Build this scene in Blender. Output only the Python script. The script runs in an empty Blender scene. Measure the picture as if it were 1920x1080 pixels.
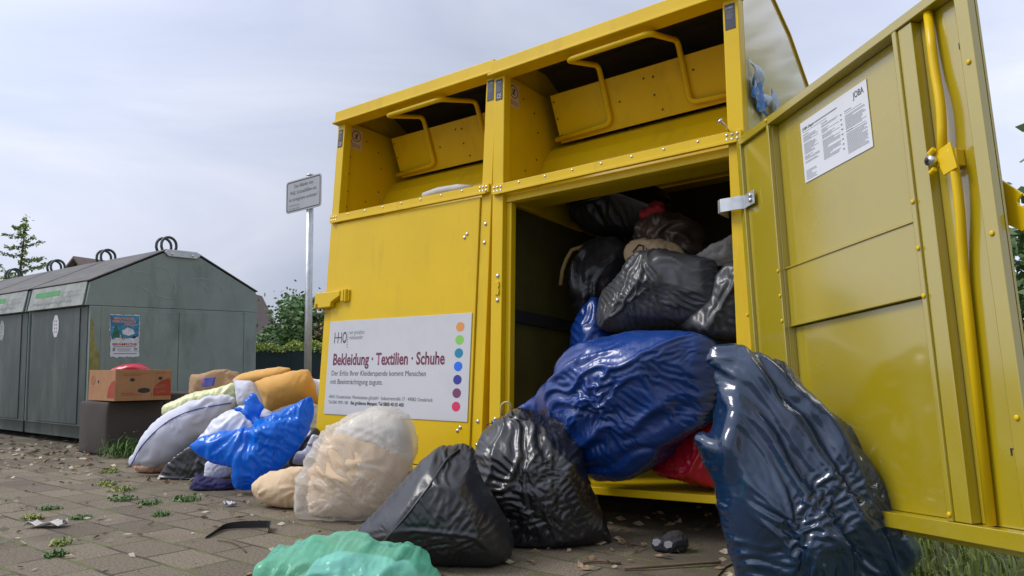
import bpy, bmesh, math, random
import numpy as np
from mathutils import Vector, Matrix, noise
from mathutils.geometry import delaunay_2d_cdt
random.seed(7); np.random.seed(7)
scn = bpy.context.scene
COL = scn.collection
R = math.radians

# ------------------------------------------------------------------ camera
cd = bpy.data.cameras.new('camera'); cam = bpy.data.objects.new('camera', cd); COL.objects.link(cam)
cd.sensor_width = 36.0; cd.lens = 1400 / 1920 * 36; cd.clip_start = 0.05; cd.clip_end = 2000
CAM = Vector((2.0074, -2.4767, 0.5827))
cam.matrix_world = Matrix(((0.7968, 0.0665, 0.6006, CAM.x), (0.6043, -0.0877, -0.792, CAM.y),
                           (0.0, 0.9939, -0.11, CAM.z), (0, 0, 0, 1)))
scn.camera = cam

# ------------------------------------------------------------------ sky, sun, exposure
SUN_AZ, SUN_EL = R(218), R(47)          # azimuth measured from +x: veiled sun behind the photographer's left shoulder
sdir = Vector((math.cos(SUN_AZ) * math.cos(SUN_EL), math.sin(SUN_AZ) * math.cos(SUN_EL), math.sin(SUN_EL)))
w = bpy.data.worlds.new('World'); scn.world = w; w.use_nodes = True
nt = w.node_tree; N = nt.nodes; LK = nt.links
for n in list(N): N.remove(n)
out = N.new('ShaderNodeOutputWorld'); bg = N.new('ShaderNodeBackground'); bg.inputs['Strength'].default_value = 0.1
sky = N.new('ShaderNodeTexSky'); sky.sky_type = 'NISHITA'; sky.sun_disc = False
sky.sun_elevation = SUN_EL; sky.sun_rotation = math.pi / 2 - SUN_AZ; sky.air_density = 1.0; sky.dust_density = 2.0
tc = N.new('ShaderNodeTexCoord')
mp = N.new('ShaderNodeMapping'); mp.inputs['Scale'].default_value = (1.1, 1.1, 3.2); mp.inputs['Rotation'].default_value = (0.1, 0.15, 0.6)
n1 = N.new('ShaderNodeTexNoise'); n1.inputs['Scale'].default_value = 1.7; n1.inputs['Detail'].default_value = 6; n1.inputs['Roughness'].default_value = 0.52
n1.inputs['Distortion'].default_value = 0.6
cr = N.new('ShaderNodeValToRGB')
cr.color_ramp.elements[0].position = 0.30; cr.color_ramp.elements[0].color = (2.75, 3.05, 3.9, 1)
cr.color_ramp.elements[1].position = 0.74; cr.color_ramp.elements[1].color = (4.6, 4.65, 5.25, 1)
e = cr.color_ramp.elements.new(0.5); e.color = (3.45, 3.7, 4.5, 1)
mx = N.new('ShaderNodeMix'); mx.data_type = 'RGBA'; mx.inputs[0].default_value = 0.92
# overcast brightens towards the veiled sun, glow out of frame added for frontal light
vm = N.new('ShaderNodeVectorMath'); vm.operation = 'DOT_PRODUCT'; vm.inputs[1].default_value = sdir
nrm = N.new('ShaderNodeVectorMath'); nrm.operation = 'NORMALIZE'
mr = N.new('ShaderNodeMapRange'); mr.inputs[1].default_value = 0.2; mr.inputs[2].default_value = 1.0; mr.inputs[3].default_value = 1.0; mr.inputs[4].default_value = 2.3
ml = N.new('ShaderNodeVectorMath'); ml.operation = 'SCALE'
LK.new(tc.outputs['Generated'], mp.inputs[0]); LK.new(mp.outputs[0], n1.inputs['Vector']); LK.new(n1.outputs['Fac'], cr.inputs[0])
LK.new(sky.outputs[0], mx.inputs[6]); LK.new(cr.outputs[0], mx.inputs[7])
LK.new(tc.outputs['Generated'], nrm.inputs[0]); LK.new(nrm.outputs[0], vm.inputs[0]); LK.new(vm.outputs['Value'], mr.inputs[0])
# thinner cloud, so lighter, towards the back right
vm2 = N.new('ShaderNodeVectorMath'); vm2.operation = 'DOT_PRODUCT'; vm2.inputs[1].default_value = Vector((0.55, 0.75, 0.38)).normalized()
mr2 = N.new('ShaderNodeMapRange'); mr2.inputs[1].default_value = 0.35; mr2.inputs[2].default_value = 1.0; mr2.inputs[3].default_value = 1.0; mr2.inputs[4].default_value = 1.9
mu2 = N.new('ShaderNodeMath'); mu2.operation = 'MULTIPLY'
LK.new(nrm.outputs[0], vm2.inputs[0]); LK.new(vm2.outputs['Value'], mr2.inputs[0]); LK.new(mr.outputs[0], mu2.inputs[0]); LK.new(mr2.outputs[0], mu2.inputs[1])
LK.new(mx.outputs[2], ml.inputs[0]); LK.new(mu2.outputs[0], ml.inputs['Scale'])
LK.new(ml.outputs[0], bg.inputs['Color']); LK.new(bg.outputs[0], out.inputs[0])

sl = bpy.data.lights.new('sun', 'SUN'); sl.energy = 1.5; sl.angle = R(22); sl.color = (1.0, 0.96, 0.9)
so = bpy.data.objects.new('sun', sl); COL.objects.link(so); so.location = (0, 0, 20)
so.rotation_euler = (-sdir).to_track_quat('-Z', 'Y').to_euler()
scn.view_settings.view_transform = 'Standard'; scn.view_settings.look = 'None'
scn.view_settings.exposure = 0.5; scn.view_settings.gamma = 1.0
try:
    scn.cycles.use_denoising = True; scn.cycles.max_bounces = 8; scn.cycles.transparent_max_bounces = 12
except Exception: pass

# ------------------------------------------------------------------ materials
MAT = {}
def mat(name, col, rough=0.5, metal=0.0, coat=0.0, var=0.12, vscale=6.0, bump=0.0, bscale=60.0, spec=0.5, bstretch=None,
        dirt=None, dirt_at=(0.5, 0.7), dscale=3.0, rvar=0.08, sheen=0.0, crease=False, coat_ior=1.5, dstretch=None):
    m = bpy.data.materials.new(name); m.use_nodes = True; t = m.node_tree; n = t.nodes; l = t.links
    b = n['Principled BSDF']
    b.inputs['Roughness'].default_value = rough; b.inputs['Metallic'].default_value = metal
    b.inputs['Specular IOR Level'].default_value = spec; b.inputs['Coat Weight'].default_value = coat; b.inputs['Coat Roughness'].default_value = 0.12
    b.inputs['Coat IOR'].default_value = coat_ior
    if sheen: b.inputs['Sheen Weight'].default_value = sheen
    co = n.new('ShaderNodeTexCoord')
    t1 = n.new('ShaderNodeTexNoise'); t1.inputs['Scale'].default_value = vscale; t1.inputs['Detail'].default_value = 6; t1.inputs['Roughness'].default_value = 0.6
    l.new(co.outputs['Object'], t1.inputs['Vector'])
    rp = n.new('ShaderNodeValToRGB'); rp.color_ramp.elements[0].position = 0.3; rp.color_ramp.elements[1].position = 0.7
    rp.color_ramp.elements[0].color = tuple(c * (1 - var) for c in col) + (1,); rp.color_ramp.elements[1].color = tuple(min(1, c * (1 + var)) for c in col) + (1,)
    l.new(t1.outputs['Fac'], rp.inputs[0]); last = rp.outputs[0]
    if dirt:
        t2 = n.new('ShaderNodeTexNoise'); t2.inputs['Scale'].default_value = dscale; t2.inputs['Detail'].default_value = 9; t2.inputs['Roughness'].default_value = 0.7
        if dstretch:
            md_ = n.new('ShaderNodeMapping'); md_.inputs['Scale'].default_value = dstretch; l.new(co.outputs['Object'], md_.inputs[0]); l.new(md_.outputs[0], t2.inputs['Vector'])
        else: l.new(co.outputs['Object'], t2.inputs['Vector'])
        r2 = n.new('ShaderNodeMapRange'); r2.inputs[1].default_value = dirt_at[0]; r2.inputs[2].default_value = dirt_at[1]
        l.new(t2.outputs['Fac'], r2.inputs[0])
        mm = n.new('ShaderNodeMix'); mm.data_type = 'RGBA'; l.new(r2.outputs[0], mm.inputs[0]); l.new(last, mm.inputs[6]); mm.inputs[7].default_value = tuple(dirt) + (1,)
        last = mm.outputs[2]
    l.new(last, b.inputs['Base Color'])
    if rvar:
        r3 = n.new('ShaderNodeMapRange'); r3.inputs[3].default_value = max(0.03, rough - rvar); r3.inputs[4].default_value = rough + rvar
        l.new(t1.outputs['Fac'], r3.inputs[0]); l.new(r3.outputs[0], b.inputs['Roughness'])
    if bump:
        t3 = n.new('ShaderNodeTexNoise'); t3.inputs['Scale'].default_value = bscale; t3.inputs['Detail'].default_value = 5; t3.inputs['Distortion'].default_value = 0.5
        if bstretch:
            mpn = n.new('ShaderNodeMapping'); mpn.inputs['Scale'].default_value = bstretch; mpn.inputs['Rotation'].default_value = (0.3, 0.5, 0.2)
            l.new(co.outputs['Object'], mpn.inputs[0]); l.new(mpn.outputs[0], t3.inputs['Vector'])
        else: l.new(co.outputs['Object'], t3.inputs['Vector'])
        bp = n.new('ShaderNodeBump'); bp.inputs['Strength'].default_value = bump; bp.inputs['Distance'].default_value = 0.01
        hgt = t3.outputs['Fac']
        if crease:   # sharp fine creases: fold the noise about its middle
            s1 = n.new('ShaderNodeMath'); s1.operation = 'SUBTRACT'; s1.inputs[1].default_value = 0.5; l.new(hgt, s1.inputs[0])
            s2 = n.new('ShaderNodeMath'); s2.operation = 'ABSOLUTE'; l.new(s1.outputs[0], s2.inputs[0]); t3.inputs['Detail'].default_value = 2; hgt = s2.outputs[0]
        l.new(hgt, bp.inputs['Height']); l.new(bp.outputs[0], b.inputs['Normal'])
    MAT[name] = m
    return m

def film(name, col, opacity, rough=0.25, transl=0.5, bump=0.3, bscale=35, tint=None):
    """thin plastic: part clear, part translucent, with a gloss of its own"""
    m = mat(name, col, rough, var=0.06, bump=bump * .6, bscale=bscale * .6, spec=0.6, crease=True); t = m.node_tree; n = t.nodes; l = t.links
    b = n['Principled BSDF']; o = n['Material Output']
    tl = n.new('ShaderNodeBsdfTranslucent'); tl.inputs[0].default_value = tuple(col) + (1,)
    m1 = n.new('ShaderNodeMixShader'); m1.inputs[0].default_value = transl; l.new(b.outputs[0], m1.inputs[1]); l.new(tl.outputs[0], m1.inputs[2])
    tp = n.new('ShaderNodeBsdfTransparent'); tp.inputs[0].default_value = tuple(tint or (1, 1, 1)) + (1,)
    m2 = n.new('ShaderNodeMixShader'); l.new(tp.outputs[0], m2.inputs[1]); l.new(m1.outputs[0], m2.inputs[2])
    lw = n.new('ShaderNodeLayerWeight'); lw.inputs[0].default_value = 0.35
    r = n.new('ShaderNodeMapRange'); r.inputs[3].default_value = opacity; r.inputs[4].default_value = min(1, opacity + 0.4)
    l.new(lw.outputs['Facing'], r.inputs[0]); l.new(r.outputs[0], m2.inputs[0]); l.new(m2.outputs[0], o.inputs[0])
    return m

YEL = (0.69, 0.455, 0.004)
mat('yellow_paint', YEL, 0.34, coat=0.06, spec=0.26, var=0.06, vscale=2.5, dirt=(0.44, 0.285, 0.02), dirt_at=(0.55, 0.92), dscale=3.2, dstretch=(2.4, 2.4, .45), bump=0.10, bscale=2.6)
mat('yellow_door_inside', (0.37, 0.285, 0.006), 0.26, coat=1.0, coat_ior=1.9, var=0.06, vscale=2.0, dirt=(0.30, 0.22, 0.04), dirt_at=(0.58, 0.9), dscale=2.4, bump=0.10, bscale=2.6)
mat('yellow_sky_sheen', (0.76, 0.60, 0.20), 0.08, coat=1.0, coat_ior=1.75, var=0.03, rvar=0.02, vscale=2.0, bump=0.02, bscale=3)  # same yellow panel, pale sky reflection put into its base colour
mat('inner_yellow_shaded', (0.085, 0.075, 0.014), 0.6, var=0.2, dirt=(0.06, 0.055, 0.03), dirt_at=(0.45, 0.75), dscale=2.5)  # yellow chamber walls with the interior shade put into both colours
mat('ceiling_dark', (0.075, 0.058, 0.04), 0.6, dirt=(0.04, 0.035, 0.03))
mat('galvanised', (0.50, 0.52, 0.53), 0.42, metal=0.75, var=0.16, vscale=25)
mat('steel', (0.6, 0.6, 0.6), 0.28, metal=0.95, var=0.05)
mat('rubber', (0.02, 0.02, 0.02), 0.6)
mat('sign_grey', (0.34, 0.35, 0.37), 0.4, var=0.06)
mat('sign_white', (0.55, 0.55, 0.565), 0.38, var=0.03, vscale=3, dirt=(0.45, 0.455, 0.48), dirt_at=(0.5, 0.85), dscale=3)
mat('paper_white', (0.66, 0.68, 0.72), 0.6, var=0.03)
mat('sticker_pale', (0.62, 0.52, 0.44), 0.5, var=0.04)
mat('ink_black', (0.02, 0.02, 0.022), 0.5, var=0)
mat('ink_grey', (0.22, 0.22, 0.25), 0.6, var=0)
mat('ink_dark', (0.055, 0.055, 0.06), 0.5, var=0)
mat('ink_plum', (0.16, 0.025, 0.065), 0.5, var=0)
mat('ink_red', (0.42, 0.03, 0.03), 0.5, var=0.05)
mat('ink_white', (0.6, 0.6, 0.62), 0.5, var=0)
mat('label_black', (0.022, 0.022, 0.04), 0.35, var=0.05)
for nm, c in (('dot_orange', (0.66, 0.27, 0.06)), ('dot_green', (0.22, 0.52, 0.08)), ('dot_teal', (0.0, 0.2, 0.33)), ('dot_blue', (0.0, 0.14, 0.72)),
              ('dot_indigo', (0.025, 0.03, 0.26)), ('dot_plum', (0.16, 0.035, 0.12)), ('dot_pink', (0.62, 0.02, 0.1))): mat(nm, c, 0.45, var=0)
mat('green_steel', (0.21, 0.26, 0.232), 0.42, var=0.12, vscale=3, dirt=(0.105, 0.125, 0.108), dirt_at=(0.52, 0.78), dscale=3, dstretch=(1.5, 1.5, .5), bump=0.05, bscale=30)
mat('green_steel_grimy', (0.036, 0.05, 0.043), 0.5, var=0.35, vscale=4, dirt=(0.10, 0.115, 0.095), dirt_at=(0.48, 0.76), dscale=3, dstretch=(1.6, 1.6, .45), bump=0.06, bscale=30)
mat('roof_grimy', (0.10, 0.095, 0.085), 0.7, var=0.3, vscale=5, dirt=(0.055, 0.05, 0.045), dirt_at=(0.4, 0.65), dscale=7)
mat('lid_sign', (0.30, 0.32, 0.29), 0.6, var=0.2, vscale=7, dirt=(0.12, 0.13, 0.11), dirt_at=(0.48, 0.7), dscale=9)
mat('lid_green', (0.05, 0.27, 0.07), 0.55, var=0.15)
mat('scuff', (0.30, 0.34, 0.31), 0.6, var=0.25, vscale=20)
mat('spray_yellow', (0.24, 0.22, 0.06), 0.55, var=0.3, vscale=12)
mat('pouf_fabric', (0.062, 0.05, 0.043), 0.9, var=0.12, bump=0.12, bscale=300)
mat('cardboard', (0.36, 0.18, 0.08), 0.8, var=0.12, vscale=10, bump=0.05, bscale=90)
mat('cardboard_red', (0.34, 0.045, 0.02), 0.75, var=0.15, vscale=14)
mat('kraft_paper', (0.36, 0.22, 0.115), 0.8, var=0.1, bump=0.15, bscale=40)
mat('yellow_cotton', (0.66, 0.36, 0.085), 0.9, var=0.05, bump=0.25, bscale=260, sheen=0.2)
mat('white_cotton', (0.62, 0.63, 0.72), 0.85, var=0.03, bump=0.12, bscale=200)
mat('white_plastic', (0.62, 0.63, 0.70), 0.4, var=0.04, bump=0.2, bscale=40)
mat('cream_cotton', (0.66, 0.49, 0.31), 0.9, var=0.05, bump=0.2, bscale=150)
mat('duvet_white', (0.68, 0.645, 0.59), 0.9, var=0.05, bump=0.2, bscale=50)
mat('pale_yellow_plastic', (0.68, 0.70, 0.38), 0.4, var=0.06, bump=0.3, bscale=40)
mat('piping_blue', (0.05, 0.08, 0.3), 0.7, var=0)
mat('black_plastic', (0.017, 0.0175, 0.020), 0.36, var=0.1, bump=0.16, bscale=16, spec=0.7, bstretch=(1, 1, 2.4), crease=True)
mat('black_glossy', (0.013, 0.013, 0.0155), 0.31, var=0.1, bump=0.16, bscale=16, spec=0.8, bstretch=(2.2, 1, 1), crease=True)
mat('grey_plastic', (0.05, 0.052, 0.056), 0.34, var=0.12, bump=0.16, bscale=16, spec=0.6, crease=True)
mat('blue_plastic', (0.004, 0.038, 0.20), 0.27, var=0.12, vscale=3, bump=0.16, bscale=16, spec=0.7, bstretch=(1, 1, 2.6), crease=True)
mat('navy_plastic', (0.005, 0.024, 0.066), 0.17, var=0.15, vscale=3, bump=0.16, bscale=16, spec=0.9, crease=True)
mat('red_plastic', (0.48, 0.012, 0.03), 0.3, var=0.15, bump=0.16, bscale=16, spec=0.6, crease=True)
mat('dark_cloth', (0.018, 0.017, 0.02), 0.85, var=0.2, bump=0.2, bscale=90)
mat('navy_cotton', (0.022, 0.018, 0.085), 0.85, var=0.15, bump=0.3, bscale=120)
mat('brown_cloth', (0.075, 0.05, 0.04), 0.75, var=0.3, bump=0.25, bscale=50)
mat('brown_plastic', (0.07, 0.048, 0.036), 0.32, var=0.35, vscale=9, dirt=(0.16, 0.13, 0.11), dirt_at=(0.55, 0.7), dscale=8, bump=0.16, bscale=18, crease=True)
mat('dark_plastic', (0.022, 0.021, 0.024), 0.3, var=0.3, vscale=9, dirt=(0.13, 0.09, 0.08), dirt_at=(0.58, 0.68), dscale=7, dstretch=(2.5, 2.5, .5), bump=0.16, bscale=18, crease=True)
mat('red_cotton', (0.36, 0.02, 0.03), 0.8, var=0.1, bump=0.2, bscale=90)
mat('tan_paper', (0.42, 0.30, 0.17), 0.7, var=0.12, bump=0.2, bscale=30)
mat('strap_tan', (0.30, 0.2, 0.07), 0.7, var=0.1)
mat('cord_yellow', (0.55, 0.48, 0.22), 0.5, var=0.08)
mat('floral_cloth', (0.42, 0.30, 0.20), 0.85, var=0.3, vscale=18, dirt=(0.42, 0.09, 0.05), dirt_at=(0.52, 0.6), dscale=26)
film('clear_film', (0.74, 0.72, 0.68), 0.30, 0.16, 0.45, 0.35, 22)
film('mint_film', (0.24, 0.73, 0.50), 0.34, 0.16, 0.25, 0.9, 20, tint=(0.74, 0.98, 0.90))
film('blue_film', (0.004, 0.22, 0.86), 0.74, 0.15, 0.25, 0.25, 30, tint=(0.3, 0.5, 1.0))
mat('mint_contents', (0.46, 0.54, 0.62), 0.6, var=0.25, vscale=9, bump=0.3, bscale=30)
mat('bark', (0.06, 0.05, 0.04), 0.9, var=0.25, bump=0.4, bscale=30)
mat('leaf_green', (0.07, 0.13, 0.035), 0.55, var=0.4, vscale=0.9)
mat('leaf_dark', (0.12, 0.21, 0.07), 0.55, var=0.4, vscale=0.7)
mat('leaf_yellowgreen', (0.27, 0.33, 0.05), 0.6, var=0.35, vscale=1.2)
mat('leaf_russet', (0.12, 0.085, 0.035), 0.6, var=0.3, vscale=1.5)
mat('larch_needles', (0.21, 0.28, 0.06), 0.6, var=0.3, vscale=2)
mat('weed_green', (0.08, 0.16, 0.03), 0.55, var=0.45, vscale=14)
mat('grass_green', (0.25, 0.32, 0.06), 0.6, var=0.5, vscale=5, dirt=(0.36, 0.32, 0.15), dirt_at=(0.52, 0.66), dscale=9)
mat('dry_leaf', (0.20, 0.125, 0.06), 0.8, var=0.5, vscale=30, dirt=(0.42, 0.36, 0.25), dirt_at=(0.5, 0.6), dscale=8)
mat('pale_leaf', (0.42, 0.37, 0.27), 0.8, var=0.3, vscale=12)
mat('litter_paper', (0.50, 0.48, 0.45), 0.8, var=0.15, vscale=9)
mat('twig', (0.13, 0.09, 0.05), 0.9, var=0.3)
mat('privacy_mesh', (0.012, 0.026, 0.03), 0.85, var=0.15)
mat('roof_tile', (0.15, 0.11, 0.095), 0.85, var=0.3, vscale=8, bump=0.6, bscale=14)
mat('house_wall', (0.45, 0.42, 0.38), 0.9, var=0.08)
mat('window_dark', (0.03, 0.035, 0.045), 0.15)

def ground_mats():
    # open ground: soil and short grass by noise
    m = mat('soil_grass', (0.10, 0.115, 0.04), 0.95, var=0.35, vscale=2.2, dirt=(0.16, 0.13, 0.085), dirt_at=(0.45, 0.62), dscale=1.4, bump=0.5, bscale=40)
    # concrete paving: brick texture with mossy joints, dust and stains
    m = bpy.data.materials.new('paving'); m.use_nodes = True; t = m.node_tree; n = t.nodes; l = t.links; b = n['Principled BSDF']
    co = n.new('ShaderNodeTexCoord'); wob = n.new('ShaderNodeTexNoise'); wob.inputs['Scale'].default_value = 5; wob.inputs['Detail'].default_value = 3
    ad = n.new('ShaderNodeMix'); ad.data_type = 'VECTOR'; ad.blend_type = 'MIX' if hasattr(ad, 'blend_type') else 'MIX'
    sc = n.new('ShaderNodeVectorMath'); sc.operation = 'MULTIPLY_ADD'; sc.inputs[1].default_value = (0.018, 0.018, 0)
    l.new(co.outputs['Object'], wob.inputs['Vector']); l.new(wob.outputs['Color'], sc.inputs[0]); l.new(co.outputs['Object'], sc.inputs[2])
    n.remove(ad)
    br = n.new('ShaderNodeTexBrick'); br.offset = 0.5; br.inputs['Scale'].default_value = 1.0
    br.inputs['Brick Width'].default_value = 0.24; br.inputs['Row Height'].default_value = 0.155; br.inputs['Mortar Size'].default_value = 0.006; br.inputs['Mortar Smooth'].default_value = 0.25
    br.inputs['Color1'].default_value = (0.182, 0.145, 0.098, 1); br.inputs['Color2'].default_value = (0.118, 0.092, 0.061, 1); br.inputs['Mortar'].default_value = (0.042, 0.035, 0.02, 1)
    l.new(sc.outputs[0], br.inputs['Vector'])
    g1 = n.new('ShaderNodeTexNoise'); g1.inputs['Scale'].default_value = 130; g1.inputs['Detail'].default_value = 4; l.new(co.outputs['Object'], g1.inputs['Vector'])
    g2 = n.new('ShaderNodeTexNoise'); g2.inputs['Scale'].default_value = 1.3; g2.inputs['Detail'].default_value = 8; g2.inputs['Roughness'].default_value = 0.65; l.new(co.outputs['Object'], g2.inputs['Vector'])
    r1 = n.new('ShaderNodeMapRange'); r1.inputs[1].default_value = 0.3; r1.inputs[2].default_value = 0.7; r1.inputs[3].default_value = 0.5; r1.inputs[4].default_value = 1.5; l.new(g1.outputs['Fac'], r1.inputs[0])
    mu = n.new('ShaderNodeVectorMath'); mu.operation = 'SCALE'; l.new(br.outputs['Color'], mu.inputs[0]); l.new(r1.outputs[0], mu.inputs['Scale'])
    r2 = n.new('ShaderNodeMapRange'); r2.inputs[1].default_value = 0.50; r2.inputs[2].default_value = 0.66; r2.inputs[4].default_value = 0.85; l.new(g2.outputs['Fac'], r2.inputs[0])
    mm = n.new('ShaderNodeMix'); mm.data_type = 'RGBA'; l.new(r2.outputs[0], mm.inputs[0]); l.new(mu.outputs[0], mm.inputs[6]); mm.inputs[7].default_value = (0.075, 0.058, 0.036, 1)
    # trodden soil: towards the recycling containers and at the open bank's sill
    sx = n.new('ShaderNodeSeparateXYZ'); l.new(co.outputs['Object'], sx.inputs[0])
    def lin(a, b_, c):
        p = n.new('ShaderNodeMath'); p.operation = 'MULTIPLY_ADD'; p.inputs[1].default_value = a; p.inputs[2].default_value = c; l.new(sx.outputs['X'], p.inputs[0])
        q = n.new('ShaderNodeMath'); q.operation = 'MULTIPLY_ADD'; q.inputs[1].default_value = b_; l.new(sx.outputs['Y'], q.inputs[0]); l.new(p.outputs[0], q.inputs[2]); q.use_clamp = True; return q
    q1 = lin(-.55, 1.9, -1.35); q2 = lin(1.6, 1.6, -.35)
    qa = n.new('ShaderNodeMath'); qa.operation = 'MAXIMUM'; l.new(q1.outputs[0], qa.inputs[0]); l.new(q2.outputs[0], qa.inputs[1])
    g4 = n.new('ShaderNodeTexNoise'); g4.inputs['Scale'].default_value = 3.2; g4.inputs['Detail'].default_value = 8; g4.inputs['Roughness'].default_value = 0.7; l.new(co.outputs['Object'], g4.inputs['Vector'])
    r4 = n.new('ShaderNodeMapRange'); r4.inputs[1].default_value = 0.35; r4.inputs[2].default_value = 0.6; l.new(g4.outputs['Fac'], r4.inputs[0])
    qb = n.new('ShaderNodeMath'); qb.operation = 'MULTIPLY'; l.new(qa.outputs[0], qb.inputs[0]); l.new(r4.outputs[0], qb.inputs[1])
    so2 = n.new('ShaderNodeVectorMath'); so2.operation = 'SCALE'; so2.inputs[0].default_value = (0.066, 0.052, 0.036); l.new(r1.outputs[0], so2.inputs['Scale'])
    ms = n.new('ShaderNodeMix'); ms.data_type = 'RGBA'; l.new(qb.outputs[0], ms.inputs[0]); l.new(mm.outputs[2], ms.inputs[6]); l.new(so2.outputs[0], ms.inputs[7]); mm = ms
    # moss in the joints
    g3 = n.new('ShaderNodeTexNoise'); g3.inputs['Scale'].default_value = 4.5; g3.inputs['Detail'].default_value = 5; l.new(co.outputs['Object'], g3.inputs['Vector'])
    r3 = n.new('ShaderNodeMapRange'); r3.inputs[1].default_value = 0.42; r3.inputs[2].default_value = 0.56; l.new(g3.outputs['Fac'], r3.inputs[0])
    m4 = n.new('ShaderNodeMath'); m4.operation = 'MULTIPLY'; l.new(r3.outputs[0], m4.inputs[0]); l.new(br.outputs['Fac'], m4.inputs[1])
    m5 = n.new('ShaderNodeMix'); m5.data_type = 'RGBA'; l.new(m4.outputs[0], m5.inputs[0]); l.new(mm.outputs[2], m5.inputs[6]); m5.inputs[7].default_value = (0.11, 0.125, 0.03, 1)
    l.new(m5.outputs[2], b.inputs['Base Color']); b.inputs['Roughness'].default_value = 0.85
    hs = n.new('ShaderNodeMath'); hs.operation = 'MULTIPLY_ADD'; hs.inputs[1].default_value = 0.12; l.new(g1.outputs['Fac'], hs.inputs[0])
    iv = n.new('ShaderNodeMath'); iv.operation = 'SUBTRACT'; iv.inputs[0].default_value = 1.0; l.new(br.outputs['Fac'], iv.inputs[1]); l.new(iv.outputs[0], hs.inputs[2])
    bp = n.new('ShaderNodeBump'); bp.inputs['Strength'].default_value = 0.7; bp.inputs['Distance'].default_value = 0.012; l.new(hs.outputs[0], bp.inputs['Height']); l.new(bp.outputs[0], b.inputs['Normal'])
    MAT['paving'] = m
ground_mats()

# ------------------------------------------------------------------ mesh helpers
def rmat(rx=0, ry=0, rz=0): return (Matrix.Rotation(rz, 3, 'Z') @ Matrix.Rotation(ry, 3, 'Y') @ Matrix.Rotation(rx, 3, 'X'))
class MB:
    def __init__(s): s.v = []; s.f = []
    def add(s, vs, fs):
        o = len(s.v); s.v += [tuple(p) for p in vs]; s.f += [tuple(i + o for i in f) for f in fs]; return s
    def box(s, x0, x1, y0, y1, z0, z1):
        return s.add([(x0, y0, z0), (x1, y0, z0), (x1, y1, z0), (x0, y1, z0), (x0, y0, z1), (x1, y0, z1), (x1, y1, z1), (x0, y1, z1)],
                     [(0, 3, 2, 1), (4, 5, 6, 7), (0, 1, 5, 4), (1, 2, 6, 5), (2, 3, 7, 6), (3, 0, 4, 7)])
    def prism(s, poly, axis, a, b):
        """poly: 2-D outline in the two other axes (in x,y,z order), extruded along axis from a to b"""
        n = len(poly)
        def P(p, t): q = list(p); q.insert(axis, t); return q
        vs = [P(p, a) for p in poly] + [P(p, b) for p in poly]
        return s.add(vs, [tuple(range(n))[::-1], tuple(range(n, 2 * n))] + [(i, (i + 1) % n, n + (i + 1) % n, n + i) for i in range(n)])
    def tube(s, path, r, seg=12, cap=True):
        path = [Vector(p) for p in path]; n = len(path); rs = r if isinstance(r, (list, tuple)) else [r] * n
        t0 = (path[1] - path[0]).normalized(); u = t0.orthogonal().normalized(); o = len(s.v); fs = []
        for i in range(n):
            t = (path[min(i + 1, n - 1)] - path[max(i - 1, 0)]).normalized(); u = (u - t * u.dot(t)).normalized(); w2 = t.cross(u)
            for k in range(seg):
                a = 2 * math.pi * k / seg; s.v.append(tuple(path[i] + (u * math.cos(a) + w2 * math.sin(a)) * rs[i]))
        for i in range(n - 1):
            for k in range(seg): s.f.append((o + i * seg + k, o + i * seg + (k + 1) % seg, o + (i + 1) * seg + (k + 1) % seg, o + (i + 1) * seg + k))
        if cap: s.f.append(tuple(o + k for k in range(seg))[::-1]); s.f.append(tuple(o + (n - 1) * seg + k for k in range(seg)))
        return s
    def strip(s, prof, axis, a, b, th):
        """bent sheet: open profile (2-D) extruded along axis with a thickness"""
        pr = [Vector(p) for p in prof]; off = []
        for i, p in enumerate(pr):
            t = (pr[min(i + 1, len(pr) - 1)] - pr[max(i - 1, 0)]).normalized(); off.append(p + Vector((-t.y, t.x)) * th)
        return s.prism([tuple(p) for p in pr] + [tuple(p) for p in off[::-1]], axis, a, b)
    def build(s, name, m, parent=None, bevel=0, smooth=False, subd=0):
        me = bpy.data.meshes.new(name); me.from_pydata(s.v, [], s.f); me.update()
        return link(name, me, m, parent, bevel, smooth, subd)
def link(name, me, m, parent=None, bevel=0, smooth=False, subd=0):
    o = bpy.data.objects.new(name, me); COL.objects.link(o)
    if m and not me.materials: me.materials.append(MAT[m])
    bm = bmesh.new(); bm.from_mesh(me); bmesh.ops.recalc_face_normals(bm, faces=bm.faces); bm.to_mesh(me); bm.free()
    if smooth:
        for p in me.polygons: p.use_smooth = True
    if bevel:
        b = o.modifiers.new('bevel', 'BEVEL'); b.width = bevel; b.segments = 2; b.limit_method = 'ANGLE'; b.angle_limit = R(35)
        for p in me.polygons: p.use_smooth = True
        try: b.harden_normals = True
        except Exception: pass
    if subd:
        q = o.modifiers.new('subd', 'SUBSURF'); q.levels = 0; q.render_levels = subd
    if parent: o.parent = parent
    return o
def tag(o, label=None, cat=None, group=None, kind=None):
    if label: o['label'] = label
    if cat: o['category'] = cat
    if group: o['group'] = group
    if kind: o['kind'] = kind
    return o
def empty(name, label, cat, loc=(0, 0, 0), rz=0, group=None, M=None):
    o = bpy.data.objects.new(name, None); COL.objects.link(o); o.empty_display_size = 0.1
    if M is not None: o.matrix_world = M
    else: o.location = loc; o.rotation_euler = (0, 0, rz)
    return tag(o, label, cat, group)
def fillet(path, r, n=5):
    """round the corners of a polyline"""
    P = [Vector(p) for p in path]; o = [P[0]]
    for i in range(1, len(P) - 1):
        a = (P[i - 1] - P[i]); b = (P[i + 1] - P[i]); rr = min(r, a.length * .49, b.length * .49)
        A = P[i] + a.normalized() * rr; B = P[i] + b.normalized() * rr
        for k in range(n + 1):
            t = k / n; o.append(A * (1 - t) ** 2 + P[i] * 2 * t * (1 - t) + B * t * t)
    return o + [P[-1]]
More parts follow.
